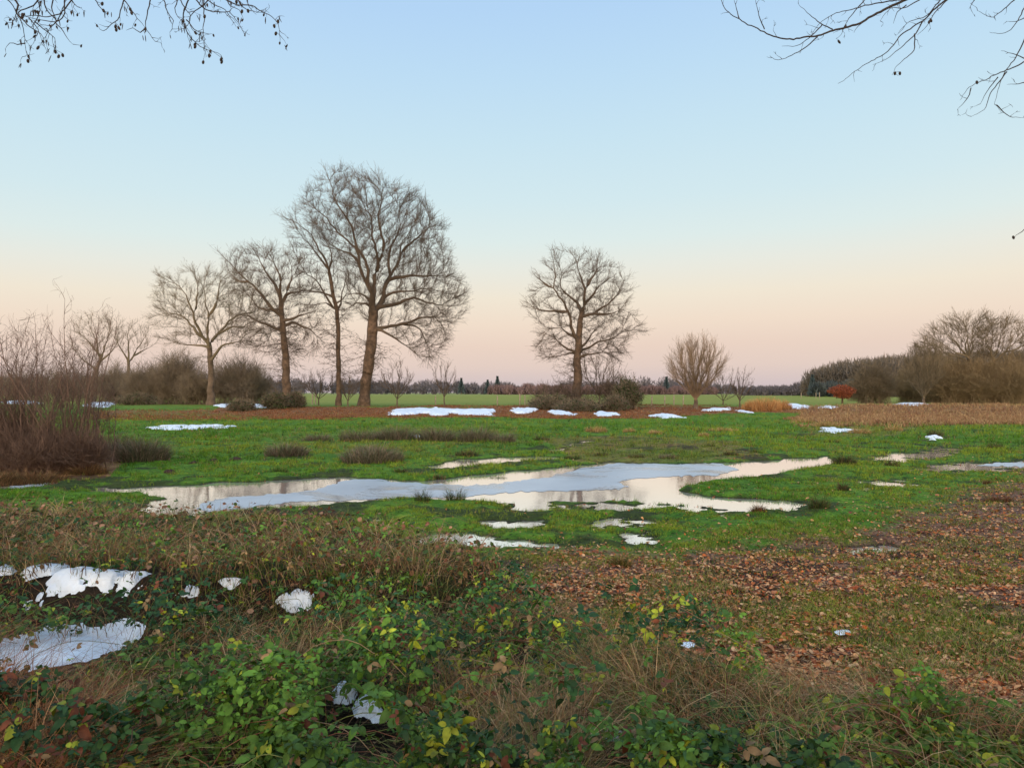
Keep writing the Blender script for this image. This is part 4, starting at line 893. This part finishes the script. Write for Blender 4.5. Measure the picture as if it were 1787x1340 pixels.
def drygrass():
    r = np.random.default_rng(15); X, Y = scatter_px(40000, -160, 1950, 2.4, 11.5, r, 1.0)
    br = z_bramble(X, Y); tg = z_tangle(X, Y); px, py = topix(X, Y)
    op = sstep(.50, .64, fbm(X*1.7+40, Y*1.7, 73, 3)+drier(X, Y)); corner = sstep(290, 30, px+(fbm(X*3, Y*3, 81, 2)-.5)*200)*sstep(1190, 1290, py)
    dens = np.clip(tg*.8+br*(.10+.6*op)+corner*.75, 0, 1); ok = r.random(len(X)) < dens; X = X[ok]; Y = Y[ok]; px = px[ok]; corner = corner[ok]; tg = tg[ok]; n = len(X); k = 4
    c = pick([(.27,.17,.085),(.13,.08,.045),(.42,.30,.16),(.15,.16,.04),(.22,.10,.04),(.08,.12,.03)], r, n, [.24,.20,.16,.16,.12,.12])
    rr = r.random(n) < corner; c[rr] = pick([(.24,.095,.035),(.15,.05,.022),(.32,.17,.08),(.10,.06,.03)], r, rr.sum())
    P = np.repeat(np.stack([X, Y, smooth_h(X, Y)+.25*bramble_h(X, Y)], -1), k, 0); P[:, :2] += r.normal(size=(n*k, 2))*.04
    H = r.uniform(.05, .30, n*k)*np.repeat(np.where(tg > .4, 1.1, 1.25)*(1+.5*corner), k); W = r.uniform(.0022, .0060, n*k)*np.repeat(np.clip(Y/5, .8, 2), k)
    ang = (fbm(P[:, 0]*1.2, P[:, 1]*1.2, 79, 2)*4*PI+r.normal(size=n*k)*1.5)
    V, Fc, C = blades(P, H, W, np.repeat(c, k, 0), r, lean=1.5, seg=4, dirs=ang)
    px2, py2 = topix(V[:, 0], V[:, 1], V[:, 2])
    keep = ~np.repeat(in_snow(P+np.array([0, 0, .05]), 1) | in_snow(P+np.stack([0*H, 0*H, H*.85], -1), 2) | (in_snow(P+np.stack([0*H, 0*H, H*.45], -1), 2)), 9)      # clear blades standing in snow
    V2 = V.copy(); V2[~keep] = V2[~keep]*np.array([1, 1, 0])+np.array([0, 0, -.3])
    tag(mesh_from('dry_grass', V2, Fc, M['plant'], col=C), 'tangled dead brown grass on the foreground mound', 'grass', kind='stuff')
    # small leaves and dead leaves in the tangle
    X, Y = scatter_px(26000, -160, 1900, 2.4, 11.5, r, 1.0); ok = r.random(len(X)) < np.maximum(z_tangle(X, Y)*.9, z_bramble(X, Y)*.5); X = X[ok]; Y = Y[ok]; n = len(X)
    Z = smooth_h(X, Y)+r.uniform(.0, .12, n)+.1*z_tangle(X, Y); P = np.stack([X, Y, Z], -1); ok = ~in_snow(P, -3) | (r.random(n) < .05); P = P[ok]; n = len(P)
    c = pick([(.045,.085,.022),(.08,.13,.028),(.14,.075,.04),(.20,.08,.04),(.26,.15,.09),(.03,.065,.02)], r, n)
    V, Fc, C = leaves(P, rdir(n, r)*np.array([1, 1, .5]), norm(rdir(n, r)+np.array([0, -.3, 1.2])), r.uniform(.02, .05, n), c, r)
    tag(mesh_from('undergrowth', V, Fc, M['litter'], col=C), 'small withered leaves caught in the dead grass', 'undergrowth', kind='stuff')
drygrass()
# bank and far rough grass
def rough():
    r = np.random.default_rng(16); X, Y = scatter_px(60000, -60, 1850, 38, 82, r, 1.0); bn = z_brown(X, Y); px, py = topix(X, Y)
    ok = r.random(len(X)) < bn; X = X[ok]; Y = Y[ok]; n = len(X); px = px[ok]; k = 3
    right = sstep(1330, 1420, px)[:, None]; c = pick([(.21,.085,.04),(.15,.06,.03),(.26,.13,.06)], r, n)*(1-right)+pick([(.30,.20,.10),(.24,.14,.075),(.20,.10,.06),(.34,.25,.13)], r, n)*right
    P = np.repeat(np.stack([X, Y, ground_h(X, Y)], -1), k, 0); P[:, :2] += r.normal(size=(n*k, 2))*.15
    H = r.uniform(.05, .14, n*k)*np.repeat(1+right[:, 0]*1.2, k)
    V, Fc, C = blades(P, H, np.full(n*k, .05), np.repeat(c, k, 0), r, lean=.8)
    tag(mesh_from('dead_bracken', V, Fc, M['plant'], col=C), 'rust brown dead bracken and grass along the bank', 'bracken', kind='stuff')
rough()

# ------------------------------------------------------------------ individual tufts
def tuft(name, label, cat, px, py, wpx, hpx, n, cols, seed, group, lean=.7, W=.012, spread=.8, seg=3, oval=.6):
    r = np.random.default_rng(seed); X, Y = at(px, py); k = Y/F; w = wpx*k; h = hpx*k; z = zz(X, Y); z = max(z, WL)
    a = r.uniform(0, 2*PI, n); q = np.sqrt(r.random(n)); ox = np.cos(a)*q*w*.5*spread; oy = np.sin(a)*q*w*.5*spread*oval
    Zg = np.maximum(ground_h(X+ox, Y+oy), WL-.02)-z
    P = np.stack([ox, oy, Zg-.01], -1); H = h*r.uniform(.45, 1.1, n)*(1-.55*q**2)*1.15
    dirs = np.arctan2(oy/oval, ox)+r.normal(size=n)*.7
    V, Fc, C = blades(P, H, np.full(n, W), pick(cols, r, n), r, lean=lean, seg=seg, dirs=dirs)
    o = mesh_from(name, V, Fc, M['plant'], col=C); o.location = (X, Y, z); return tag(o, label, cat, group)
RUSH = [(.045,.065,.022),(.03,.045,.018),(.085,.075,.035),(.13,.09,.05)]; SEDGE = [(.11,.12,.07),(.16,.14,.10),(.08,.095,.05),(.21,.165,.12),(.12,.09,.065)]; STRAW = [(.36,.25,.11),(.28,.18,.07),(.42,.31,.16)]; GR = [(.04,.10,.02),(.06,.13,.02),(.08,.09,.03)]; REDD = [(.13,.05,.025),(.09,.035,.02),(.17,.09,.04),(.05,.06,.02)]
for i, (px, py, w, h, n, c, lab) in enumerate([
    (1473,810,52,24,420,RUSH,'dark rush tuft standing at the right tip of the main puddle'), (1557,812,32,12,200,RUSH,'low dark rush tuft right of the puddle tip'), (1632,764,32,22,300,RUSH,'dark rush tuft behind the small snow dome'), (1736,783,44,16,180,RUSH,'sparse rush tuft in bright grass near the right edge'),
    (1471,857,24,22,150,RUSH,'short upright rush tuft below the puddle tip'), (1322,891,34,20,260,REDD,'dark reddish rush tuft on the lower shore arm, left one'), (1430,889,46,30,320,RUSH+GR,'green rush tuft on the lower shore arm, right one'),
    (738,876,36,30,150,GR+RUSH,'long bladed green rush tuft on the near shore, left of two'), (795,873,46,34,170,GR+RUSH,'long bladed green rush tuft on the near shore, right of two'), (1743,875,62,18,300,REDD,'wide reddish tuft near the right edge'),
    (1084,992,42,28,360,[(.13,.11,.03),(.07,.09,.02),(.19,.13,.06)],'olive tuft at the edge of the leaf litter'), (768,832,26,12,160,RUSH,'small dark tuft rising from the water below the second puddle'), (700,824,30,10,120,RUSH,'low dark tuft left of the second puddle'),
    (490,824,36,14,130,GR,'low green tuft left of the grey sedge hummocks'), (945,768,36,12,200,RUSH,'dark tuft at the right end of the long sedge band'), (1110,800,36,10,180,RUSH,'dark tuft above the ice sheet'), (1165,800,40,14,240,SEDGE,'grey brown tuft above the ice sheet'), (1275,795,36,12,180,RUSH,'dark tuft above the right arm of the puddle'),
    (1000,802,40,12,160,GR+RUSH,'low tuft right of the second puddle'), (1050,797,34,10,140,RUSH,'low tuft between second puddle and ice'), (1240,780,30,10,120,RUSH,'small tuft on the olive meadow above the puddle'), (1452,773,34,8,110,RUSH,'flat dark tuft on the right meadow'), (1320,790,30,10,120,GR,'flat green tuft above the right puddle arm'), (1722,845,18,10,80,REDD,'little reddish tuft left of the wide reddish one'), (870,830,40,8,120,GR+RUSH,'low green tuft beside the second puddle shore')]):
    tuft('rush_tuft', lab, 'rush', px, py, w, h, n, c, 400+i, 'rush tufts around the puddles', W=.008 if py > 860 else .014, lean=.75)
for i, (px, py, w, h, n, c, lab) in enumerate([
    (650,806,135,24,1500,SEDGE,'broad grey green sedge hummock above the second puddle'), (500,796,92,20,900,SEDGE,'grey sedge hummock left of the broad one'), (625,770,80,20,700,SEDGE,'sedge hummock at the left end of the long band'), (690,768,90,22,900,SEDGE,'brownish sedge hummock second along the long band'),
    (760,769,90,22,900,SEDGE,'grey sedge hummock in the middle of the long band'), (830,770,90,22,900,SEDGE,'dense grey sedge hummock fourth along the long band'), (880,772,50,16,420,SEDGE,'small sedge hummock ending the long band'), (555,770,70,12,380,SEDGE,'faint flat sedge west of the long band'),
    (245,805,120,36,1500,SEDGE,'large grey sedge hummock right of the left thicket'), (200,800,110,36,1200,SEDGE[1:]+REDD,'brown sedge hummock touching the left thicket'), (815,795,50,10,250,RUSH,'small dark sedge hummock above the second puddle tip'), (640,790,60,12,300,SEDGE,'low sedge fringe behind the broad hummock')]):
    tuft('sedge_hummock', lab, 'sedge', px, py, w, h*1.55, n, c, 450+i, 'sedge hummocks in the meadow', W=.016, lean=.9, oval=.9)
for i, (px, py, w, h, lab) in enumerate([(1040,754,52,14,'pale straw tuft widest of those right of the sedge band'), (1098,755,28,10,'small pale straw tuft in the middle of the three'), (1143,758,30,10,'pale straw tuft right one of the three'), (1262,752,70,8,'long low straw tuft on the meadow'), (1228,762,24,10,'tiny straw tuft left below the long one'),
      (1440,745,60,14,'straw tuft above the speckled snow bits'), (1500,757,50,14,'straw tuft right of the speckled snow bits'), (1560,752,40,12,'straw tuft on the right meadow edge'), (1400,738,50,12,'straw tuft left along the brown grass edge')]):
    tuft('straw_tuft', lab, 'grass tuft', px, py, w, h, 320, STRAW, 480+i, 'straw tufts in the meadow', W=.022, lean=.7)
for i, (px, py, w, h, lab) in enumerate([(1336,717,56,28,'tall orange dry reeds, denser middle clump'), (1312,716,34,20,'orange dry reeds, left lower clump'), (1362,715,40,20,'orange dry reeds, right lower clump')]):
    tuft('reed_clump', lab, 'reeds', px, py, w, h, 1100, [(.42,.22,.085),(.34,.16,.06),(.48,.29,.13)], 495+i, 'orange dry reeds', W=.030, lean=.35, spread=1)

# ------------------------------------------------------------------ molehills
for i, (px, py, w, h, lab) in enumerate([(570,899,36,10,'largest dark soil mound on the near shore'), (540,910,16,7,'small soil mound left below the largest'), (585,913,18,7,'small soil mound right below the largest'), (613,909,18,7,'small soil mound furthest right of the group'), (545,893,26,6,'flat soil mound just above left of the largest'), (612,898,14,4,'tiny soil crumb mound beside the shore'),
      (432,902,34,9,'soil mound on the shore left of the group'), (482,899,34,8,'soil mound on the shore between group and tangle'), (530,899,24,6,'low soil mound touching the shore'), (296,826,22,6,'dark soil mound left of the meadow puddle end'), (338,810,20,4,'small soil mound in the green meadow, left of a line'), (372,806,20,4,'small soil mound in the green meadow, middle of a line'),
      (412,804,20,4,'small soil mound in the green meadow, right of a line'), (250,893,20,7,'soil mound by the left puddle tip'), (318,893,24,8,'soil mound below the left puddle tip')]):
    r = np.random.default_rng(600+i); X, Y = at(px, py); k = Y/F; rx = w*k/2; hh = h*k*1.0; n = 16; parts = []
    g = np.linspace(-1.2, 1.2, 26); gx, gy = np.meshgrid(g, g); q = np.hypot(gx, gy*1.0)+(.35*(fbm(gx*2+i*3, gy*2, 61, 3)-.5)*2)
    Zg = ground_h(X+gx.ravel()*rx, Y+gy.ravel()*rx*.9).reshape(gx.shape); z0 = zz(X, Y)
    Z = hh*np.clip(1-q**2, -.4, 1)*(.7+.8*fbm(gx*6+i, gy*6, 62, 3)) + (Zg-z0)
    V = np.stack([gx.ravel()*rx, gy.ravel()*rx*.9, Z.ravel()], -1); m_ = len(g); ii = np.arange(m_-1)[:, None]*m_+np.arange(m_-1)[None]; Q = np.stack([ii, ii+1, ii+m_+1, ii+m_], -1).reshape(-1, 4)
    Q = Q[(q.ravel()[Q] < 1.15).all(1)]
    o = mesh_from('molehill', V, Q, M['soil']); o.location = (X, Y, z0); tag(o, lab, 'molehill', 'molehills in the meadow')

# ------------------------------------------------------------------ left thicket of thin stems
def thicket(px, py, n, hpx, wpx, seed, label, spreadx=.17, twig=.0042):
    r = np.random.default_rng(seed); X, Y = at(px, py); k = Y/F; z = zz(X, Y); P0 = np.stack([r.normal(size=n)*wpx*k*.22, r.normal(size=n)*.35, np.full(n, -.05)], -1)
    H = hpx*k*r.uniform(.45, 1.0, n); H[:6] = hpx*k*r.uniform(.85, 1.05, 6); an = r.normal(size=n)*spreadx; ay = r.normal(size=n)*.2; R = .014*np.sqrt(H/2)*r.uniform(.6, 1.2, n); prev = P0; parts = []; ns = 12; ps = []; ds = []; prevR = R
    bx = r.normal(size=n)*.12
    for s in range(ns):
        t = (s+1)/ns; p = P0+np.stack([H*(an*t+bx*t*t)+np.sin(t*5+an*20)*.012, H*ay*t, H*t*(1-.08*np.abs(an))], -1)+r.normal(size=(n, 3))*.012
        Rn = R*(1-t*.85); parts.append(edges_mesh(prev, p, prevR, Rn, 5)); d = norm(p-prev)
        if s > 1: ps.append(p); ds.append(d)
        prev = p; prevR = Rn
    root = thing('alder_thicket', label, 'shrub', (X, Y, z), 'leafless thickets at the left')
    for q in range(n):
        vv = np.concatenate([p_[0].reshape(n, 10, 3)[q] for p_ in parts]); ff = np.concatenate([p_[1].reshape(n, 5, 4)[q]-q*10+j*10 for j, p_ in enumerate(parts)])
        mesh_from('stem', vv, ff, M['twig_red'], root)
    ap = np.concatenate(ps); ad = np.concatenate(ds); a = r.uniform(0, 2*PI, len(ap)); side = np.stack([np.cos(a), np.sin(a), np.full(len(ap), .9)], -1)
    e = twig_spray(ap, norm(ad*.4+side), 2, .42, twig, r, up=.25, spread=.7, segs=3); e2 = twig_spray(e[1], norm(e[1]-e[0]), 1, .18, twig*.6, r, up=.2, spread=1.2, segs=2)
    V, Fc, _ = merge([edges_mesh(*e, 3), edges_mesh(*e2, 3)]); mesh_from('twigs', V, Fc, M['twig_red'], root)
thicket(118, 822, 38, 285, 150, 701, 'tallest leafless thicket of thin upright stems by the left puddle')
thicket(150, 812, 20, 200, 110, 702, 'lower leafless thicket leaning right beside the sedge')
thicket(55, 825, 38, 260, 150, 703, 'leafless thicket in the middle of the left edge group')
thicket(5, 818, 38, 260, 150, 704, 'dark leafless thicket cut by the left edge')
thicket(-60, 815, 22, 250, 150, 705, 'leafless thicket just beyond the left edge')
for i, (px, py, w, h, n, lab) in enumerate([(60,828,150,84,190,'dense low brown brush at the foot of the left thickets'), (135,826,100,62,150,'dense low brown brush at the right foot of the tallest thicket'), (-10,826,130,110,220,'dark low brush at the left edge')]):
    X, Y = at(px, py); k = Y/F; shrub('brush', lab, 'brush', X, Y, w*k, h*k, n, M['twig_red'], 720+i, twig=.004, tl=.3, spray=4, r_st=.006, vert=.4, group='low brush under the thickets')
for i, (px, py, w, h) in enumerate([(60,838,150,26), (150,828,90,24), (-10,842,110,26)]):
    tuft('dead_grass_tuft', ['dead brown grass skirting the left thickets', 'rusty dead grass right of the tallest thicket', 'dark dead grass at the left edge by the small ice'][i], 'grass tuft', px, py, w, h, 1500, [(.15,.075,.035),(.09,.05,.025),(.21,.13,.06),(.06,.055,.02)], 740+i, 'dead grass under the thickets', W=.008, lean=1.1)

# ------------------------------------------------------------------ overhanging trees
def overhang(name, label, D, paths, trunk_pos, seed, cones, catkins, scale, twl=.10, ntw=1.0, rad0=.005, limb_pts=None, curlup=0.0, main=0, catn=60, zoom=None):
    r = np.random.default_rng(seed); k = D/F
    conv = (lambda p: (p[0]/zoom[0]+zoom[1], p[1]/zoom[0]+zoom[2])) if zoom else (lambda p: p)
    base = np.array([trunk_pos[0], trunk_pos[1], 0.]); root = thing(name, label, 'tree', tuple(base))
    hubs = [np.array(h)-base for h in limb_pts]
    E = []; tips = []; Pn = []; Dn = []
    for pi, pth in enumerate(paths):
        q = np.array([[(conv(p)[0]-CX)*k, D+.0, EYE+(HY-conv(p)[1])*k] for p in pth])-base
        # resample smoothly
        pts = [q[0]]
        for i in range(len(q)-1):
            a = q[max(i-1, 0)]; b = q[i]; c = q[i+1]; d = q[min(i+2, len(q)-1)]; n = max(2, int(np.linalg.norm(c-b)/.022))
            for s in range(n):
                t = (s+1)/n; pts.append(.5*((2*b)+(-a+c)*t+(2*a-5*b+4*c-d)*t*t+(-a+3*b-3*c+d)*t**3))
        pts = np.array(pts); m = len(pts); side = r.normal()*.5; L = np.cumsum(np.r_[0, np.linalg.norm(np.diff(pts, axis=0), axis=1)])
        offtop_ = conv(pth[0])[1] <= 6 or conv(pth[0])[0] > 1780; y0 = D
        if Pn and not offtop_:                        # spring from the branch it touches
            Pa = np.concatenate(Pn); pw_ = Pa+base; e0 = pts[0]+base
            dd_ = np.hypot(pw_[:, 0]/pw_[:, 1]-e0[0]/e0[1], (pw_[:, 2]-EYE)/pw_[:, 1]-(e0[2]-EYE)/e0[1]); y0 = pw_[int(dd_.argmin()), 1]
        yy = y0+side*L*.35; wpt = pts+base; fct = yy/D; pts = np.stack([wpt[:, 0]*fct, yy, EYE+(wpt[:, 2]-EYE)*fct], -1)-base
        pts[1:] += r.normal(size=(m-1, 3))*.0018
        offtop = conv(pth[0])[1] <= 6 or conv(pth[0])[0] > 1780
        r0 = rad0*(.55+.45*min(1, L[-1]/1.2))*(1.5 if pi == main else 1)
        rr = r0*(1-.80*np.linspace(0, 1, m)); E.append((pts[:-1], pts[1:], rr[:-1], rr[1:])); 
        d = norm(np.diff(pts, axis=0)); Pn.append(pts[1:]); Dn.append(d); tips.append((pts[-1], d[-1]))
        if offtop:                                   # joined to the nearest limb outside the frame
            h = min(hubs, key=lambda h_: np.linalg.norm(h_-pts[0])); n = 10; t = np.linspace(0, 1, n+1)[:, None]; cc = pts[0]-d[0]*np.linalg.norm(h-pts[0])*.5
            s_ = (1-t)**2*pts[0]+2*t*(1-t)*cc+t*t*h; rj = r0*(1+t[:, 0]*1.5); E.append((s_[1:], s_[:-1], rj[1:], rj[:-1]))
    P = np.concatenate(Pn); Dd = np.concatenate(Dn); sel = r.random(len(P)) < .20*ntw; p = P[sel]; d = Dd[sel]
    sgn = np.where(r.random(len(p)) < .5, -1, 1)[:, None]; perp = np.stack([-d[:, 2], r.normal(size=len(p))*.5, d[:, 0]], -1)*sgn; dd = norm(d*.8+perp*.8+np.array([0, 0, curlup]))
    e = twig_spray(p, dd, 1, twl, rad0*.30, r, up=curlup, spread=.35, segs=3); E.append(e)
    m = len(p); ends = e[1][2*m:3*m]; ed = norm(e[1]-e[0])[2*m:3*m]
    s2 = r.random(m) < .6; e2 = twig_spray(ends[s2], ed[s2], 2, twl*.5, rad0*.22, r, up=curlup, spread=.9, segs=2); E.append(e2)
    V, Fc, _ = merge([edges_mesh(*[np.asarray(x) for x in q], 5) for q in E]); mesh_from('twigs', V, Fc, M['twig_black'], root)
    def blob(c, rx, rz, tilt=0, n=7):
        V = []; 
        for j, ph in enumerate(np.linspace(0, PI, 6)):
            for q in range(n): V.append((math.sin(ph)*math.cos(q*2*PI/n)*rx, math.sin(ph)*math.sin(q*2*PI/n)*rx, -math.cos(ph)*rz))
        V = np.array(V); V[:, 0] += V[:, 2]*tilt; V += c
        Q = [(j*n+q, j*n+(q+1) % n, (j+1)*n+(q+1) % n, (j+1)*n+q) for j in range(5) for q in range(n)]; return V, np.array(Q)
    allends = np.concatenate([ends, np.array([t[0] for t in tips])])
    cl = []
    for (x, y) in cones:
        x, y = conv((x, y)); c = np.array([(x-CX)*k, D, EYE+(HY-y)*k])-base; cl.append(blob(c, .0095, .014, r.normal()*.2))
        j = np.argmin(np.linalg.norm((P-c)[:, [0, 2]], axis=1)); c[1] = P[j][1]; cl[-1] = blob(c, .0095, .014, r.normal()*.2); cl.append(edges_mesh(P[j][None], c[None]+np.array([[0, 0, .012]]), np.array([.0012]), np.array([.0012]), 4))
    nc = int(catn*.35)
    for j in r.choice(len(allends), min(nc, len(allends)), replace=False):
        if catkins: cl.append(blob(allends[j]+np.array([r.normal()*.006, 0, -.012]), .0065, .011, r.normal()*.3))
    for v_, f_ in cl: mesh_from('cone' if len(v_) > 10 else 'cone_stalk', v_, f_, M['twig_black'], root)
    if catkins:
        kl = []
        for j in r.choice(len(allends), min(catn, len(allends)), replace=False):
            for q in range(r.integers(1, 3)):
                s = r.uniform(.014, .026); kl.append(blob(allends[j]+np.array([r.normal()*.008, r.normal()*.005, -s]), .003, s, r.normal()*.25, 5))
        for v_, f_ in kl[:100]: mesh_from('catkin', v_, f_, M['twig_black'], root)
    # limbs and trunk outside the frame
    tp = np.array([[0, 0, -.2], [0, 0, 1.5], [.05, 0, 3.2], [0, .05, 5.0], [.1, 0, 7.5], [0, 0, 10.0]]); tr = np.array([.24, .2, .17, .14, .09, .04]); V, Q = edges_mesh(tp[:-1], tp[1:], tr[:-1], tr[1:], 12); mesh_from('trunk', V, Q, M['bark'], root, smooth=True)
    LE = []
    for h in hubs:
        a = np.array([0, 0, max(3.2, h[2]-1.0)]); t = np.linspace(0, 1, 10)[:, None]; c = a*(1-t)+h*t+np.sin(t*PI)*np.array([0, 0, .25]); rr = np.linspace(.055, .016, 10); LE.append((c[:-1], c[1:], rr[:-1], rr[1:]))
    V, Fc, _ = merge([edges_mesh(*x, 8) for x in LE]); mesh_from('limb', V, Fc, M['bark'], root, smooth=True)
LP = [[(20,-8),(32,10),(28,22),(40,34),(52,48),(66,56),(78,70)], [(60,-8),(70,12),(66,30),(58,44),(62,62),(56,80)], [(95,-8),(90,14),(98,38),(86,46),(72,44),(60,52)], [(130,-8),(118,10),(104,24),(84,30),(60,28),(36,30),(20,40)], [(310,-8),(322,14),(332,28),(328,44),(318,56)], [(370,-8),(352,12),(340,20),(330,36),(336,52),(350,64)], [(410,-8),(425,14),(442,20),(460,24)], [(350,-8),(372,8),(392,18),(404,34),(412,48)], [(75,-10),(58,10),(33,22),(40,45),(44,75),(46,98)], [(77,-6),(80,15),(92,30),(98,38),(88,50),(80,65),(82,84)], [(113,-8),(113,15),(112,28),(97,38),(70,35),(45,30),(28,22)], [(97,40),(110,55),(118,68),(126,77)], [(44,76),(30,78),(17,75),(9,86)],
      [(8,-6),(22,10),(28,22),(38,40)], [(219,-6),(210,20),(206,35),(195,42),(180,55),(166,40)], [(264,-8),(257,25),(254,48),(262,60),(270,72),(281,75)], [(254,48),(245,57),(232,50),(220,53)], [(214,-4),(235,25),(248,42),(254,48)],
      [(284,-6),(292,20),(303,38),(300,50),(314,50)], [(332,-8),(320,25),(322,45),(330,62),(345,78),(360,87),(385,95),(389,108)], [(325,35),(345,55),(370,60)], [(355,-8),(356,30),(355,55),(358,75),(366,86)], [(338,-4),(360,18),(385,22),(400,22),(415,40),(428,62)],
      [(383,-8),(410,8),(440,10),(455,20),(475,30),(485,42),(489,72)], [(122,-4),(135,12),(143,14)], [(163,-6),(172,10),(180,20),(190,22)], [(50,32),(62,45),(70,62),(74,78)], [(60,38),(80,55),(95,68),(98,88)], [(430,-6),(436,14),(448,26)], [(312,-5),(305,14),(310,30),(322,40)], [(395,-6),(402,12),(418,18),(424,34)], [(98,38),(104,30),(112,10),(122,-6)]]
overhang('alder_tree', 'alder with dark drooping catkin twigs hanging in from the top left', 5.2, LP, (-4.6, 4.0), 801,
         [(44,30),(150/3.44+0,33),(228/3.44,22),(248/3.44,88),(300/3.44,84),(345/3.44,90),(320/3.44,92),(173/3.44,108),(688/3.44,45),(708/3.44,48),(692/3.44,51),(786/3.44,18),(796/3.44,25),(606/3.44,5),(610/3.44,16),(1112/3.44,60),(1152/3.44,88),(1178/3.44,84),(1244/3.44,80),(1262/3.44,100),(1230/3.44,30),(1150/3.44,50),(1490/3.44,20),(1466/3.44,26),(1420/3.44,4),(1664/3.44,54),(1686/3.44,46),(1676/3.44,68),(1334/3.44,106)],
         True, 1, twl=.07, ntw=1.7, rad0=.0068, limb_pts=[(-3.1, 5.1, 4.9), (-2.2, 5.2, 4.95), (-3.6, 5.1, 4.9), (-2.7, 5.3, 5.0)], curlup=-.10, catn=110)
ZR = (3.19, 1240, 0)
RP = [[(1110,-10),(1000,40),(900,90),(830,130),(750,155),(680,170),(600,200),(520,208),(440,220),(350,205),(260,160),(160,110),(90,60),(55,-8)], [(600,200),(540,255),(470,300),(380,335),(330,315)], [(680,165),(610,130),(540,70),(490,25)],
      [(1075,-4),(900,25),(780,55),(700,75),(640,105),(590,150),(560,200)], [(300,165),(270,90),(250,-5)], [(160,105),(145,50),(130,-5)], [(1320,-10),(1240,60),(1190,110),(1130,150),(1060,195),(1020,250),(970,300),(880,350),(800,400),(740,450),(710,468)],
      [(1180,120),(1140,190),(1090,240),(1030,290),(980,330),(905,360)], [(1135,190),(1130,280),(1080,330),(1030,380),(1012,420)], [(1285,-6),(1200,90),(1110,120),(1045,185)], [(1760,340),(1680,380),(1600,410),(1530,445),(1440,488),(1390,560)],
      [(1650,400),(1560,520),(1525,610),(1450,648)], [(1755,210),(1700,320),(1640,400),(1600,500),(1580,580)], [(1590,585),(1650,640),(1700,655),(1745,655)], [(1450,490),(1430,550),(1375,610)], [(1760,20),(1700,130),(1640,185),(1555,180)], [(1700,-8),(1620,65),(1560,98),(1485,60)],
      [(1475,-8),(1440,50)], [(1760,1270),(1715,1300),(1695,1320)], [(865,-8),(760,120),(730,190),(700,215)], [(1175,-8),(1080,45),(1000,50),(945,120)], [(870,110),(820,150),(797,182)], [(1090,30),(1040,70),(1015,135)], [(1750,460),(1700,470),(1650,470)], [(1755,330),(1680,300),(1615,285)], [(1600,430),(1545,500),(1500,580)], [(1750,100),(1700,120),(1650,120)], [(620,140),(560,200),(480,255),(400,258)], [(1330,-8),(1250,70),(1200,150),(1150,200)]]
overhang('bare_tree', 'tree with long thin bare branches and few cones reaching in from the top right', 5.6, RP, (5.6, 4.6), 802, [(728,222),(757,140),(997,435),(1024,435),(1190,148),(1441,488),(1694,1320),(1200,140)],
         False, 1, twl=.075, ntw=.75, rad0=.0068, limb_pts=[(3.0, 5.5, 5.1), (3.9, 5.6, 4.7), (4.3, 5.6, 3.6), (1.7, 5.6, 5.3)], curlup=.10, zoom=ZR, catn=0)

# ------------------------------------------------------------------ stick and rotten wood near the front
def stick(px, py, L, rad, ang, label, mat):
    X, Y = at(px, py); z = zz(X, Y)+.10; n = 8; t = np.linspace(-.5, .5, n); c = np.stack([np.cos(ang)*t*L, np.sin(ang)*t*L, .03*np.sin(t*5)+t*.12*L], -1); rr = rad*(1-.3*np.abs(t))
    parts = [edges_mesh(c[:-1], c[1:], rr[:-1], rr[1:], 9), edges_mesh(c[5:6], c[5:6]+np.array([[.03, -.06, .07]]), np.array([rad*.6]), np.array([rad*.25]), 7)]
    V, Fc, _ = merge(parts); o = mesh_from('stick', V, Fc, mat, smooth=True); o.location = (X, Y, z); tag(o, label, 'stick')
stick(762, 1300, .22, .012, 2.3, 'pale broken stick lying among brambles at the bottom centre', noise_mat('pale_wood', (.28,.14,.08), (.46,.28,.17), 20, .8, .4))
stick(1470, 1290, .55, .013, -.1, 'grey fallen stick in the brambles at lower right', M['bark_far'])
print('done building')
